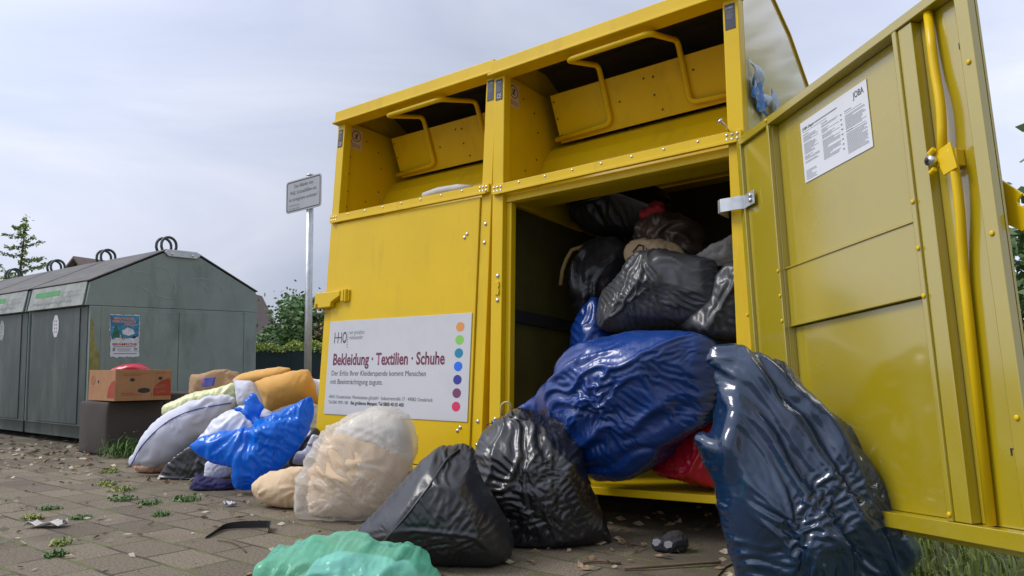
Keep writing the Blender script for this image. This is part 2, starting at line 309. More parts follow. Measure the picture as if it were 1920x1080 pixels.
def text(name, s, x, z, size, m, parent, y=-0.001, width=None, bold=0.0, align='LEFT', shear=0.0, M=None):
    """flat lettering standing in the parent's XZ plane, read from -Y"""
    cu = bpy.data.curves.new('t', 'FONT'); cu.body = s; cu.size = size; cu.offset = bold; cu.align_x = align; cu.shear = shear; cu.resolution_u = 3
    o = bpy.data.objects.new('t', cu); COL.objects.link(o)
    dg = bpy.context.evaluated_depsgraph_get(); dg.update(); me = bpy.data.meshes.new_from_object(o.evaluated_get(dg))
    bpy.data.objects.remove(o); bpy.data.curves.remove(cu)
    co = np.zeros(len(me.vertices) * 3); me.vertices.foreach_get('co', co); co = co.reshape(-1, 3)
    if width:
        k = width / max(1e-6, co[:, 0].max() - co[:, 0].min()); co[:, 0] *= k
    new = np.stack([co[:, 0] + x, np.full(len(co), y), co[:, 1] + z], 1); me.vertices.foreach_set('co', new.ravel()); me.name = name
    me.materials.clear()
    return link(name, me, m, parent)
def disc(mb, cx, cz, r, y, n=24, r2=None, ry=None):
    ry = ry or r
    if r2 is None: return mb.add([(cx + r * math.cos(2 * math.pi * i / n), y, cz + ry * math.sin(2 * math.pi * i / n)) for i in range(n)], [tuple(range(n))])
    k = r2 / r
    vs = [(cx + q * r * math.cos(2 * math.pi * i / n), y, cz + q * ry * math.sin(2 * math.pi * i / n)) for q in (1, k) for i in range(n)]
    return mb.add(vs, [(i, (i + 1) % n, n + (i + 1) % n, n + i) for i in range(n)])
bolt_me = None
def bolt(parent, x, y, z, r=0.008, m='steel', name='bolt'):
    global bolt_me
    if bolt_me is None:
        bm = bmesh.new(); bmesh.ops.create_uvsphere(bm, u_segments=12, v_segments=8, radius=1.0)
        bolt_me = bpy.data.meshes.new('bolt'); bm.to_mesh(bolt_me); bm.free()
        for p in bolt_me.polygons: p.use_smooth = True
    me = bolt_me
    if me.materials and me.materials[0].name != m or not me.materials:
        key = 'bolt_' + m
        if key not in bpy.data.meshes:
            me = bolt_me.copy(); me.name = key; me.materials.clear(); me.materials.append(MAT[m])
        else: me = bpy.data.meshes[key]
    o = bpy.data.objects.new(name, me); COL.objects.link(o); o.parent = parent; o.location = (x, y, z); o.scale = (r, r * 0.6, r)
    return o

# ------------------------------------------------------------------ soft things: inflated outline + crumpling
def cr_closed(pts, h):
    P = np.array(pts, float); n = len(P); o = []
    for i in range(n):
        a, b, c, d = P[(i - 1) % n], P[i], P[(i + 1) % n], P[(i + 2) % n]
        for t in np.linspace(0, 1, 12, endpoint=False):
            # part linear, part spline: keeps corners
            q = 0.5 * ((2 * b) + (-a + c) * t + (2 * a - 5 * b + 4 * c - d) * t * t + (-a + 3 * b - 3 * c + d) * t ** 3)
            o.append(0.6 * q + 0.4 * (b + (c - b) * t))
    o = np.array(o); o = np.vstack([o, o[:1]]); s = np.r_[0, np.cumsum(np.linalg.norm(np.diff(o, axis=0), axis=1))]
    k = max(12, int(s[-1] / h)); u = np.linspace(0, s[-1], k, endpoint=False)
    return np.stack([np.interp(u, s, o[:, 0]), np.interp(u, s, o[:, 1])], 1)
def inside(P, poly):
    x, y = P[:, 0], P[:, 1]; r = np.zeros(len(P), bool); n = len(poly)
    for i in range(n):
        a, b = poly[i], poly[(i + 1) % n]
        c = ((a[1] > y) != (b[1] > y)); r ^= c & (x < (b[0] - a[0]) * (y - a[1]) / (b[1] - a[1] + 1e-12) + a[0])
    return r
def bdist(P, poly):
    d = np.full(len(P), 1e9)
    for i in range(len(poly)):
        a, b = poly[i], poly[(i + 1) % len(poly)]; ab = b - a; t = np.clip(((P - a) @ ab) / (ab @ ab + 1e-12), 0, 1)
        d = np.minimum(d, np.linalg.norm(P - (a + t[:, None] * ab), axis=1))
    return d
def edges_of(F):
    E = np.vstack([F[:, [0, 1]], F[:, [1, 2]], F[:, [2, 0]]]); O = np.r_[F[:, 2], F[:, 0], F[:, 1]]
    E.sort(axis=1); k = E[:, 0].astype(np.int64) * 10000000 + E[:, 1]; idx = np.argsort(k, kind='stable'); k2 = k[idx]
    first = np.r_[True, k2[1:] != k2[:-1]]; Eu = E[idx][first]; same = np.where(~first)[0]
    B = np.stack([O[idx][same - 1], O[idx][same]], 1)
    return Eu, B
def normals_of(V, F):
    n = len(V); N_ = np.zeros((n, 3)); fn = np.cross(V[F[:, 1]] - V[F[:, 0]], V[F[:, 2]] - V[F[:, 0]])
    for k in range(3):
        for a in range(3): N_[:, a] += np.bincount(F[:, k], fn[:, a], n)
    return N_ / (np.linalg.norm(N_, axis=1)[:, None] + 1e-9)
def waves(P, rs, lo, hi, num, axis=None, spread=.35):
    """sum of plane waves; axis = direction the folds run along"""
    s = np.zeros(len(P))
    for i in range(num):
        k = rs.normal(size=3)
        if axis is not None:
            a = np.array(axis, float); a = a / np.linalg.norm(a) + rs.normal(size=3) * spread; a /= np.linalg.norm(a); k -= a * (k @ a)
        k /= np.linalg.norm(k) + 1e-9; lam = rs.uniform(lo, hi); w_ = rs.normal(size=3) / (hi * 3)
        s += np.sin(P @ k * 2 * np.pi / lam + rs.uniform(0, 6.3) + 1.3 * np.sin(P @ w_ * 6.3 + rs.uniform(0, 6))) * lam
    return s / math.sqrt(num)
def crumple(V, F, ex, iters, att, bend, floor=None, gather=None, axis=None, seed=1, fine=.35):
    """film with more area than the contents it wraps: it buckles outwards into folds; contents push back"""
    E, B = edges_of(F); n = len(V); L = np.linalg.norm(V[E[:, 0]] - V[E[:, 1]], axis=1); LB = np.linalg.norm(V[B[:, 0]] - V[B[:, 1]], axis=1)
    rs = np.random.RandomState(seed); N_ = normals_of(V, F); B0 = V.copy(); P = V.copy()
    def mids(C): return .5 * (V[C[:, 0]] + V[C[:, 1]])
    ph = rs.uniform(0, 6.3, 6); kk = rs.normal(size=(6, 3)) * 9
    def mask(M): return np.clip(.9 + .55 * sum(np.sin(M @ kk[i] + ph[i]) for i in range(6)) / 1.8, .12, 2.2)
    def exf(C):
        M = mids(C); e_ = ex * mask(M)
        for gx, gz, rad, g in (gather or ()): e_ = e_ + g * np.exp(-((M[:, 0] - gx) ** 2 + (M[:, 2] - gz) ** 2) / rad ** 2)
        if axis is not None:
            d = V[C[:, 1]] - V[C[:, 0]]; d = d / (np.linalg.norm(d, axis=1)[:, None] + 1e-9); a = np.array(axis, float); a /= np.linalg.norm(a)
            e_ = e_ * (1.45 - 1.1 * np.abs(d @ a))
        return e_
    LE = L * (1 + exf(E)); LB2 = LB * (1 + exf(B) * .85)
    s = waves(P, rs, .07, .20, 9, axis) + .5 * waves(P, rs, .035, .08, 9, axis)
    for gx, gz, rad, g in (gather or ()):
        th = np.arctan2(V[:, 2] - gz, V[:, 0] - gx); rr = np.hypot(V[:, 0] - gx, V[:, 2] - gz); m_ = rs.randint(7, 12)
        s = s + 1.6 * (np.sin(th * m_ + 2 * np.sin(th * 3)) + .6 * np.sin(th * (m_ * 2 + 3) + 1)) * np.minimum(rr, .12) * np.exp(-(rr / rad) ** 2)
    P += N_ * (np.maximum(s, -.02) * .09)[:, None]
    C = np.vstack([E, B]); LL = np.r_[LE, LB2]
    for stage, (its, at, bd_) in enumerate(((int(iters * .65), att * .45, bend * 1.6), (int(iters * .35), att * 1.5, bend * .6))):
        K = np.r_[np.ones(len(E)), np.full(len(B), bd_)]; deg = np.bincount(C[:, 0], K, n) + np.bincount(C[:, 1], K, n); deg[deg == 0] = 1
        if stage == 1: P += N_ * (waves(P, rs, .018, .045, 8, axis) * fine * .05)[:, None]
        for it in range(its):
            d = P[C[:, 1]] - P[C[:, 0]]; l = np.linalg.norm(d, axis=1) + 1e-9; g = d * (K * .5 * (l - LL) / l)[:, None]
            for a in range(3): P[:, a] += 2.6 * (np.bincount(C[:, 0], g[:, a], n) - np.bincount(C[:, 1], g[:, a], n)) / deg
            P += at * (B0 - P)
            q = ((P - B0) * N_).sum(1); P += N_ * (np.maximum(0, -q - .003) * .8)[:, None]
            if floor is not None: P[:, 2] = np.maximum(P[:, 2], floor)
    return P
def ridge(t):
    """cusped outward ridges with soft hollows between, 0..1"""
    return 1 - np.abs(np.sin(t))
def smoothnoise(P, rs, lam, num=5):
    s = np.zeros(len(P))
    for _ in range(num):
        k = rs.normal(size=3); k *= 2 * np.pi / lam / np.linalg.norm(k) * rs.uniform(.7, 1.4); s += np.sin(P @ k + rs.uniform(0, 6.3))
    return s / math.sqrt(num / 2.)
def foldfilm(V, F, fans=(), runs=(), crush=(), facets=0, seed=1, floor=None, relax=9):
    """thin film over contents: flat faces, fans of folds from a gathered point, parallel runs of folds, crushed patches"""
    rs = np.random.RandomState(seed); V = V.copy()
    if facets:
        c = V.mean(0); ext = V.max(0) - V.min(0)
        for i in range(facets):
            u = rs.normal(size=3); u[1] = -abs(u[1]) - .55; u[0] *= .6; u[2] = u[2] * .6 + .12; u /= np.linalg.norm(u); h = (V - c) @ u; top = h.max(); cut = top * rs.uniform(.72, .9); o = np.maximum(0, h - cut); V -= u * (o * .82)[:, None]
    N_ = normals_of(V, F); d = np.zeros(len(V)); warp = np.stack([smoothnoise(V, rs, .16) for _ in range(3)], 1) * .012
    Q = V + warp
    for gx, gz, rad, amp, m in fans:
        dx, dz = Q[:, 0] - gx, Q[:, 2] - gz; th = np.arctan2(dz, dx); rr = np.hypot(dx, dz); w1 = smoothnoise(V, rs, .3)
        ph = th * m / 2 + .55 * w1 + rs.uniform(0, 3); ph2 = th * m * .87 + 1.1 * w1 + rs.uniform(0, 3)
        env = np.exp(-(rr / rad) ** 2) * np.minimum(1, rr / .04)
        d += amp * env * (ridge(ph) * (.55 + .45 * smoothnoise(V, rs, .12)) + .45 * ridge(ph2))
    for ax, lam, amp, cover in runs:
        a = np.array(ax, float); a /= np.linalg.norm(a); b = np.cross(a, [0, 1, 0]); b /= np.linalg.norm(b) + 1e-9
        L = V.copy(); L -= np.outer(V @ a, a) * .72; w1 = smoothnoise(L, rs, lam * 5); m_ = smoothnoise(L, rs, lam * 7, 4) + (cover - .5) * 2.2; m_ = np.clip(m_, 0, 1.3)
        t = (Q @ b) * np.pi / lam + 1.5 * w1 + (Q @ a) * rs.uniform(-2, 2); d += amp * m_ * (ridge(t) + .4 * ridge(t * 1.73 + 1.1 * w1 + 1))
    for size, amp, ax, stretch, cover in crush:
        a = np.array(ax, float); a /= np.linalg.norm(a); W_ = Q - np.outer(Q @ a, a) * (1 - 1 / stretch); lo, hi = W_.min(0), W_.max(0); ext = np.maximum(hi - lo, size)
        k = int(np.clip(np.prod(ext / size) * 1.0, 12, 420)); S = lo + rs.uniform(0, 1, (k, 3)) * ext; f1 = np.full(len(V), 9.); f2 = f1.copy(); id1 = np.zeros(len(V), int)
        for i in range(k):
            q = np.sqrt(((W_ - S[i]) ** 2).sum(1)); c1 = q < f1; f2 = np.where(c1, f1, np.minimum(f2, q)); id1 = np.where(c1, i, id1); f1 = np.where(c1, q, f1)
        tilt = rs.normal(size=(k, 3)); fac = ((W_ - S[id1]) * tilt[id1]).sum(1) / size        # each cell its own tilt: creased flats
        edge = np.clip((f2 - f1) / size / .35, 0, 1); m_ = np.clip(smoothnoise(V, rs, .22, 4) + (cover - .5) * 2.2, 0, 1.2)
        d += amp * m_ * (.7 * np.clip(fac, -1, 1) * edge + .6 * (1 - edge) * rs.uniform(-.3, 1, k)[id1])
    P = V + N_ * d[:, None]
    if floor is not None: P[:, 2] = np.maximum(P[:, 2], floor)
    if relax:
        E, B = edges_of(F); n = len(V); L0 = np.linalg.norm(P[E[:, 0]] - P[E[:, 1]], axis=1) * 1.006; deg = np.maximum(1, np.bincount(E[:, 0], minlength=n) + np.bincount(E[:, 1], minlength=n)); B0 = P.copy()
        for _ in range(relax):
            # light smoothing of spikes, then restore lengths
            av = np.stack([np.bincount(E[:, 0], P[E[:, 1], a], n) + np.bincount(E[:, 1], P[E[:, 0], a], n) for a in range(3)], 1) / deg[:, None]; P += .06 * (av - P)
            q = P[E[:, 1]] - P[E[:, 0]]; l = np.linalg.norm(q, axis=1) + 1e-9; g = q * (.5 * (l - L0) / l)[:, None]
            for a in range(3): P[:, a] += 2.4 * (np.bincount(E[:, 0], g[:, a], n) - np.bincount(E[:, 1], g[:, a], n)) / deg
            if floor is not None: P[:, 2] = np.maximum(P[:, 2], floor)
    return P
def pucker(V, F, FQ, k, seed=1, floor=None, iters=200, att=.0045, bend=.34, comp=.5):
    """the film was cut flat: keep the flat sheet's lengths, so it buckles into sharp creases where the filled shape has too much of it"""
    rs = np.random.RandomState(seed + 7); E, B = edges_of(F); n = len(V); P = V.copy(); B0 = V.copy(); N_ = normals_of(V, F)
    rk = np.random.RandomState(seed + 3); ph = rk.uniform(0, 6.3, 5); kk = rk.normal(size=(5, 3)) * 11
    def rest(C):
        M = .5 * (V[C[:, 0]] + V[C[:, 1]]); m = np.clip(.62 + .5 * sum(np.sin(M @ kk[i] + ph[i]) for i in range(5)) / 1.6, .05, 1.25)
        lv = np.linalg.norm(V[C[:, 0]] - V[C[:, 1]], axis=1); return lv + np.maximum(np.linalg.norm(FQ[C[:, 0]] - FQ[C[:, 1]], axis=1) * k - lv, -.006 * lv) * m
    C = np.vstack([E, B]); LL = np.r_[rest(E), rest(B)]
    P += N_ * ((waves(P, rs, .06, .16, 12) + .3 * waves(P, rs, .02, .04, 8)) * .04)[:, None]
    for st, (its, at, bd_) in enumerate(((int(iters * .7), att, bend * 1.5), (int(iters * .3), att * .6, bend * .35))):
        K = np.r_[np.ones(len(E)), np.full(len(B), bd_)]; deg = np.bincount(C[:, 0], K, n) + np.bincount(C[:, 1], K, n); deg[deg == 0] = 1
        for it in range(its):
            d = P[C[:, 1]] - P[C[:, 0]]; l = np.linalg.norm(d, axis=1) + 1e-9; q = (l - LL) / l; q = np.where(q < 0, q * comp, q); g = d * (K * .5 * q)[:, None]
            for a in range(3): P[:, a] += 2.5 * (np.bincount(C[:, 0], g[:, a], n) - np.bincount(C[:, 1], g[:, a], n)) / deg
            P += at * (B0 - P)
            if floor is not None: P[:, 2] = np.maximum(P[:, 2], floor)
    return P
def inflate(key, h=0.013, front=0.15, back=0.15, pw=0.5, lean=0.0, leanx=0.0, dents=(), floor=0.004, ex=0.06, iters=150, att=0.02, bend=0.35,
            gather=None, axis=None, grow=1.0, curve=0.0, lumps=0.0, seed=1, fine=.35, film=None, mylar=None):
    lx, ly, rz, pts = OUT[key]
    pts = np.array(pts, float) / 1000
    if grow != 1.0: c = pts.mean(0); pts = c + (pts - c) * grow
    bd = cr_closed(pts, h); x0, z0 = bd.min(0); x1, z1 = bd.max(0)
    gx = np.arange(x0, x1, h); rows = []
    for j, z in enumerate(np.arange(z0, z1, h * .866)): rows.append(np.stack([gx + (h / 2 if j % 2 else 0), np.full(len(gx), z)], 1))
    ip = np.vstack(rows); ip = ip[inside(ip, bd)]; ip = ip[bdist(ip, bd) > .6 * h]
    al = np.vstack([bd, ip]); nb = len(bd)
    vv, ee, ff, _, _, _ = delaunay_2d_cdt([Vector(p) for p in al], [(i, (i + 1) % nb) for i in range(nb)], [], 1, 1e-6)
    Q = np.array([tuple(v) for v in vv]); F = np.array([f for f in ff if len(f) == 3])
    cen = Q[F].mean(1); F = F[inside(cen, bd)]
    E = np.vstack([F[:, [0, 1]], F[:, [1, 2]], F[:, [2, 0]]]); E.sort(axis=1); ke = E[:, 0].astype(np.int64) * 10000000 + E[:, 1]
    uq, cnt = np.unique(ke, return_counts=True); be = uq[cnt == 1]; bset = np.unique(np.r_[be // 10000000, be % 10000000]); isb = np.zeros(len(Q), bool); isb[bset] = True
    Eu = np.stack([uq // 10000000, uq % 10000000], 1); n = len(Q); deg = np.maximum(1, np.bincount(Eu[:, 0], minlength=n) + np.bincount(Eu[:, 1], minlength=n))
    # Poisson height field by conjugate gradients
    def A(u):
        u = np.where(isb, 0, u); r = deg * u - np.bincount(Eu[:, 0], u[Eu[:, 1]], n) - np.bincount(Eu[:, 1], u[Eu[:, 0]], n); return np.where(isb, 0, r)
    b = np.where(isb, 0, 1.0); u = np.zeros(n); r = b.copy(); p = r.copy(); rs = r @ r
    for _ in range(160):
        Ap = A(p); al_ = rs / (p @ Ap + 1e-12); u += al_ * p; r -= al_ * Ap; r2 = r @ r
        if r2 < 1e-8: break
        p = r + p * (r2 / rs); rs = r2
    t = np.clip(u / u.max(), 0, 1) ** pw
    yo = lean * (Q[:, 1] - max(0, z0)) + leanx * Q[:, 0] + curve * Q[:, 0] ** 2
    dy = np.zeros(n)
    for dx, dz, rad, amp in dents: dy += amp * np.exp(-((Q[:, 0] - dx) ** 2 + (Q[:, 1] - dz) ** 2) / rad ** 2) * t
    Vf = np.stack([Q[:, 0], yo - front * t - dy, Q[:, 1]], 1)
    used = np.zeros(n, bool); used[F.ravel()] = True
    inner = np.where(~isb & used)[0]; mapb = np.arange(n); mapb[inner] = n + np.arange(len(inner))
    Vb = np.stack([Q[inner, 0], yo[inner] + back * t[inner], Q[inner, 1]], 1)
    V = np.vstack([Vf, Vb]); F2 = np.vstack([F, mapb[F][:, ::-1]])
    if floor is not None: V[:, 2] = np.maximum(V[:, 2], floor)
    if lumps:   # contents pressing out of the film
        rsl = np.random.RandomState(seed + 50); N0 = normals_of(V, F2); lv = np.zeros(len(V))
        for _ in range(9):
            c_ = V[rsl.randint(0, len(V))]; rad = rsl.uniform(.06, .13); lv += rsl.uniform(-.6, 1) * np.exp(-((V - c_) ** 2).sum(1) / rad ** 2)
        V = V + N0 * (lv * lumps)[:, None]
        if floor is not None: V[:, 2] = np.maximum(V[:, 2], floor)
    FQ = np.vstack([Q, Q[inner]])
    # drop loose verts
    keep = np.zeros(len(V), bool); keep[F2.ravel()] = True; rm = np.cumsum(keep) - 1; V = V[keep]; FQ = FQ[keep]; F2 = rm[F2]
    if film is not None: V = foldfilm(V, F2, seed=seed, floor=floor, **film)
    elif ex > 0 and not mylar: V = crumple(V, F2, ex, iters, att, bend, floor, gather, axis, seed, fine)
    if mylar: V = pucker(V, F2, FQ, mylar, seed, floor)
    return V, F2, (lx, ly, R(rz)), bd
def soft(name, label, cat, key, m, parent=None, group=None, loc=None, sub=1, **kw):
    V, F, (lx, ly, rz), bd = inflate(key, **kw)
    me = bpy.data.meshes.new(name); me.from_pydata(V.tolist(), [], F.tolist()); me.update()
    o = link(name, me, m, parent, smooth=True, subd=sub)
    if parent is None:
        o.location = (lx, ly, 0) if loc is None else loc; o.rotation_euler = (0, 0, rz); tag(o, label, cat, group)
    return o, bd, V
def on_front(V, x, z):
    """y of the front skin near local (x, z)"""
    d = (V[:, 0] - x) ** 2 + (V[:, 2] - z) ** 2; i = np.argsort(d)[:10]; return V[i, 1].min()
# outlines measured for the soft things: (x, y, facing in degrees, [(across mm, up mm), ...])
OUT = {
 'navy': (1.323, -0.423, 37.18, [(-176,645),(-140,661),(-75,649),(-22,625),(40,575),(96,511),(172,461),(277,395),(301,319),(321,228),(349,152),(351,104),(322,49),(276,-12),(148,-33),(-6,-33),(-119,-26),(-140,49),(-150,97),(-165,166),(-170,228),(-173,284),(-205,333),(-226,395),(-220,406),(-182,419),(-163,475),(-151,547),(-168,604)]),
 'black_front': (0.402, -0.708, 37.18, [(-271,84),(-236,123),(-187,171),(-122,249),(-57,322),(-20,347),(27,355),(77,353),(90,339),(97,293),(124,236),(164,179),(205,106),(220,50),(202,3),(128,-23),(30,-32),(-69,-23),(-168,11),(-234,50)]),
 'black_tied': (0.503, -0.33, 37.18, [(-227,300),(-200,345),(-154,396),(-117,425),(-104,448),(-76,448),(-62,441),(-15,438),(31,416),(86,388),(122,354),(146,309),(158,255),(170,201),(193,147),(224,76),(244,-5),(201,0),(128,-21),(46,-31),(-44,-31),(-117,-21),(-180,50),(-217,156),(-234,246)]),
 'big_blue': (0.576, -0.05, 0.0, [(-553,357),(-463,397),(-342,452),(-252,514),(-176,568),(-146,621),(-78,679),(16,711),(149,729),(275,730),(375,718),(441,685),(467,609),(453,485),(413,404),(355,371),(275,316),(223,255),(139,202),(52,179),(-26,176),(-78,256),(-111,322),(-190,375),(-303,415),(-409,401),(-505,365)]),
 'red_bag': (0.855, 0.1, 0.0, [(-153,233),(-119,278),(-60,324),(0,371),(45,388),(111,404),(167,333),(152,172),(84,167),(-6,168),(-89,172),(-132,190)]),
 'grey_in': (0.612, 0.3, 0.0, [(-312,783),(-276,835),(-222,924),(-143,987),(-78,1050),(-33,1075),(57,1073),(161,1043),(272,1014),(305,901),(280,809),(187,765),(72,747),(-72,737),(-198,752)]),
 'dark_right': (0.913, 0.32, 0.0, [(-191,764),(-121,815),(-32,863),(-18,946),(38,1004),(140,975),(153,772),(90,693),(-58,697)]),
 'black_top': (0.304, 0.62, 0.0, [(-276,1445),(-152,1481),(54,1475),(218,1425),(268,1293),(213,1201),(48,1194),(-125,1225),(-246,1306)]),
 'brown_in': (0.569, 0.55, 0.0, [(-181,1131),(-138,1237),(-57,1277),(60,1269),(158,1214),(179,1107),(129,1054),(-22,1055),(-128,1076)]),
 'lettered': (0.57, 0.42, 0.0, [(-138,1091),(-111,1143),(-72,1155),(30,1146),(116,1119),(162,1058),(137,1015),(-10,1016),(-113,1036)]),
 'dark_left': (0.258, 0.5, 0.0, [(-137,820),(-135,971),(-112,1122),(-53,1193),(62,1205),(130,1149),(133,1026),(98,907),(13,789)]),
 'blue_in': (0.291, 0.34, 0.0, [(-121,618),(-85,784),(-34,865),(35,908),(101,823),(125,685),(44,594),(-65,571)]),
 'clear_in': (0.901, 0.36, 0.0, [(-148,1022),(-96,1061),(-28,1091),(49,1115),(123,1107),(119,992),(34,989),(-53,1001)]),
 'red_cloth': (0.534, 0.5, 0.0, [(-63,1257),(-54,1297),(5,1340),(54,1319),(55,1271),(3,1241)]),
 'clear_bag': (-0.385, -0.376, 37.18, [(-240,15),(-238,85),(-210,181),(-178,267),(-146,321),(-106,364),(-23,410),(64,442),(141,436),(208,399),(237,336),(241,246),(227,171),(213,75),(171,1),(74,-31),(-56,-35),(-165,-31),(-213,-6)]),
 'duvet_cream': (-0.4, -0.387, 37.18, [(-175,11),(-176,96),(-166,192),(-137,271),(-86,327),(19,347),(140,310),(231,235),(233,117),(204,22),(92,-27),(-38,-31),(-142,-21)]),
 'duvet_white': (-0.378, -0.307, 37.18, [(-197,218),(-186,306),(-125,367),(-48,411),(41,427),(120,405),(172,339),(176,240),(157,164),(13,153),(-121,175)]),
 'pillow_cream': (-0.773, -0.444, 37.18, [(-139,90),(-99,129),(-29,158),(40,169),(105,163),(135,79),(115,-11),(74,-33),(0,-15),(-77,14),(-126,45)]),
 'thin_blue': (-1.165, -0.365, 37.18, [(-290,223),(-244,261),(-174,288),(-106,298),(-15,308),(15,318),(-12,348),(-44,381),(-79,388),(-95,401),(-70,406),(-39,398),(-31,441),(1,471),(23,444),(44,413),(36,363),(69,361),(171,413),(294,461),(312,386),(281,298),(236,214),(180,147),(99,90),(40,55),(22,4),(-23,1),(-60,36),(-75,90),(-71,127),(-168,149),(-227,176)]),
 'white_mid': (-1.368, -0.292, 37.18, [(-218,213),(-161,292),(-123,344),(-40,389),(61,418),(155,384),(197,331),(174,226),(70,174),(-116,174)]),
 'piped': (-2.033, -0.207, 37.18, [(-290,65),(-272,115),(-226,203),(-173,276),(-116,332),(-11,392),(113,430),(194,448),(260,448),(303,415),(281,365),(201,285),(129,217),(43,138),(-58,71),(-146,47),(-230,53)]),
 'pale_yellow': (-2.14, -0.037, 37.18, [(-222,311),(-234,364),(-214,389),(-75,451),(21,473),(124,495),(184,514),(217,457),(211,380),(72,333),(-84,302)]),
 'yellow_front': (-1.612, 0.175, 37.18, [(-194,519),(-98,552),(2,577),(118,592),(147,531),(173,465),(181,395),(96,407),(-9,380),(-108,347),(-138,417),(-171,477)]),
 'yellow_back': (-1.912, 0.199, 37.18, [(-172,522),(-144,551),(-106,570),(-27,589),(106,608),(180,599),(178,576),(135,503),(-24,497),(-126,497)]),
 'white_small': (-1.899, 0.108, 37.18, [(-86,539),(-63,530),(28,524),(80,458),(115,375),(54,335),(-51,375),(-76,458)]),
 'white_far': (-1.506, 0.318, 37.18, [(-76,531),(1,534),(63,524),(71,430),(5,384),(-64,415)]),
 'paper_bag': (-2.502, 0.253, 37.18, [(-161,428),(-160,555),(-91,565),(2,590),(92,600),(156,562),(158,445),(3,410)]),
 'black_under': (-1.843, -0.226, 37.18, [(-214,-18),(-181,67),(-113,137),(-29,194),(86,223),(176,137),(186,53),(154,-18),(40,-38),(-104,-32)]),
 'floral': (-2.315, -0.232, 37.18, [(-106,41),(-55,71),(52,83),(100,47),(93,1),(45,-26),(-36,-11),(-93,16)]),
 'navy_cloth': (-1.466, -0.367, 37.18, [(-103,6),(-78,45),(-72,76),(-45,63),(0,52),(80,45),(120,32),(117,-7),(43,-20),(-62,-23)]),
 'white_cloth': (-1.5, -0.304, 37.18, [(-71,114),(-29,135),(66,124),(81,74),(16,35),(-62,16)]),
 'dark_heap': (-1.22, 0.033, 37.18, [(-120,74),(-82,169),(-29,265),(25,292),(83,238),(91,129),(32,61)]),
 'white_film': (-1.146, -0.036, 37.18, [(-73,114),(-61,167),(-11,193),(22,260),(63,246),(60,167),(0,108)]),
 'mint': (0.513, -1.163, 37.18, [(-250,55),(-244,101),(-223,133),(-170,158),(-103,175),(-36,177),(32,169),(100,153),(134,169),(168,153),(195,114),(223,68),(231,23),(183,-3),(49,-9),(-84,-9),(-205,4)]),
 'mint_in': (0.536, -1.12, 37.18, [(-190,43),(-172,122),(-111,153),(-15,142),(60,126),(101,122),(135,76),(150,30),(109,-2),(-67,-2)]),
 'box_red': (-3.538, 0.22, 37.18, [(-161,544),(-133,602),(-45,633),(61,637),(125,610),(152,544),(1,517)]),
 'heap_core': (-1.941, 0.403, 37.18, [(-236,77),(-228,304),(-183,428),(-52,474),(80,474),(187,435),(219,239),(217,77),(-5,38)]),
 'sock': (0.9, -0.17, 37.18, [(-58,25),(-45,45),(-20,42),(0,58),(30,62),(55,48),(60,20),(40,-5),(0,-10),(-35,-6),(-52,8)]),
}
# ------------------------------------------------------------------ setting: ground
MR = Matrix(((0.99954, 0.00172, -0.03019, 0.0), (0.0, 0.99839, 0.05672, 0.0), (0.03024, -0.05669, 0.99793, -0.09), (0, 0, 0, 1)))
ML = Matrix(((0.9997, 0.02437, 0.00176, -1.21534), (-0.02443, 0.99813, 0.05597, 0.04849), (-0.0004, -0.05599, 0.99843, -0.06989), (0, 0, 0, 1)))
MD = Matrix(((0.7523622, 0.6582649, -0.0252654, 1.1601), (-0.6586194, 0.7524227, -0.0089791, -0.0018), (0.0130996, 0.0233958, 0.9996405, 0.0), (0, 0, 0, 1)))
b = MB(); b.add([(-400, -400, -0.006), (400, -400, -0.006), (400, 400, -0.006), (-400, 400, -0.006)], [(0, 1, 2, 3)])
tag(b.build('ground', 'soil_grass'), kind='structure')
b = MB(); b.add([(-16, -7, 0), (1.35, -7, 0), (1.25, -1.0, 0), (1.12, -0.25, 0), (1.18, 2.2, 0), (-16, 2.6, 0)], [(0, 1, 2, 3, 4, 5)])
tag(b.build('pavement', 'paving'), kind='structure')

# ------------------------------------------------------------------ clothes containers
W, D = 1.15, 1.15
RZ0, RZ1, LIP, TOP, SILL = 1.453, 1.496, 2.018, 2.088, 0.20
def tube_handle(root, xl, xr, x0, x1):
    """bent tube: along the flap's foot, up its face, out and across as a grip, and back"""
    p = [(x0, .378, 1.815), (xl, .372, 1.825), (xl, .262, 2.068), (xl, 0.0, 1.985), (xr, 0.0, 1.985), (xr, .262, 2.068), (xr, .372, 1.825), (x1, .378, 1.815)]
    b = MB(); b.tube(fillet(p, .035, 6), .0125, 12); return b.build('flap_handle', 'yellow_paint', root, smooth=True)
def small_label(root, x, z, w_=.038, h=.10, ce=False, y=-.0022):
    b = MB(); b.box(x, x + w_, y, y + .0018, z, z + h); o = b.build('type_label', 'label_black', root)
    text('lettering', 'JOBA', x + .004, z + h - .019, .012, 'ink_white', o, y - .0006, width=w_ - .009)
    l = MB()
    for k in range(6): l.add([(x + .006, y - .0006, z + h - .028 - k * .006), (x + w_ - .006 - (k % 3) * .003, y - .0006, z + h - .028 - k * .006), (x + w_ - .006 - (k % 3) * .003, y - .0006, z + h - .0262 - k * .006), (x + .006, y - .0006, z + h - .0262 - k * .006)], [(0, 1, 2, 3)])
    l.build('text_lines', 'ink_grey', o)
    if ce: text('approval_mark', 'CE', x + .008, z + .008, .03, 'ink_white', o, y - .0006, width=.022)
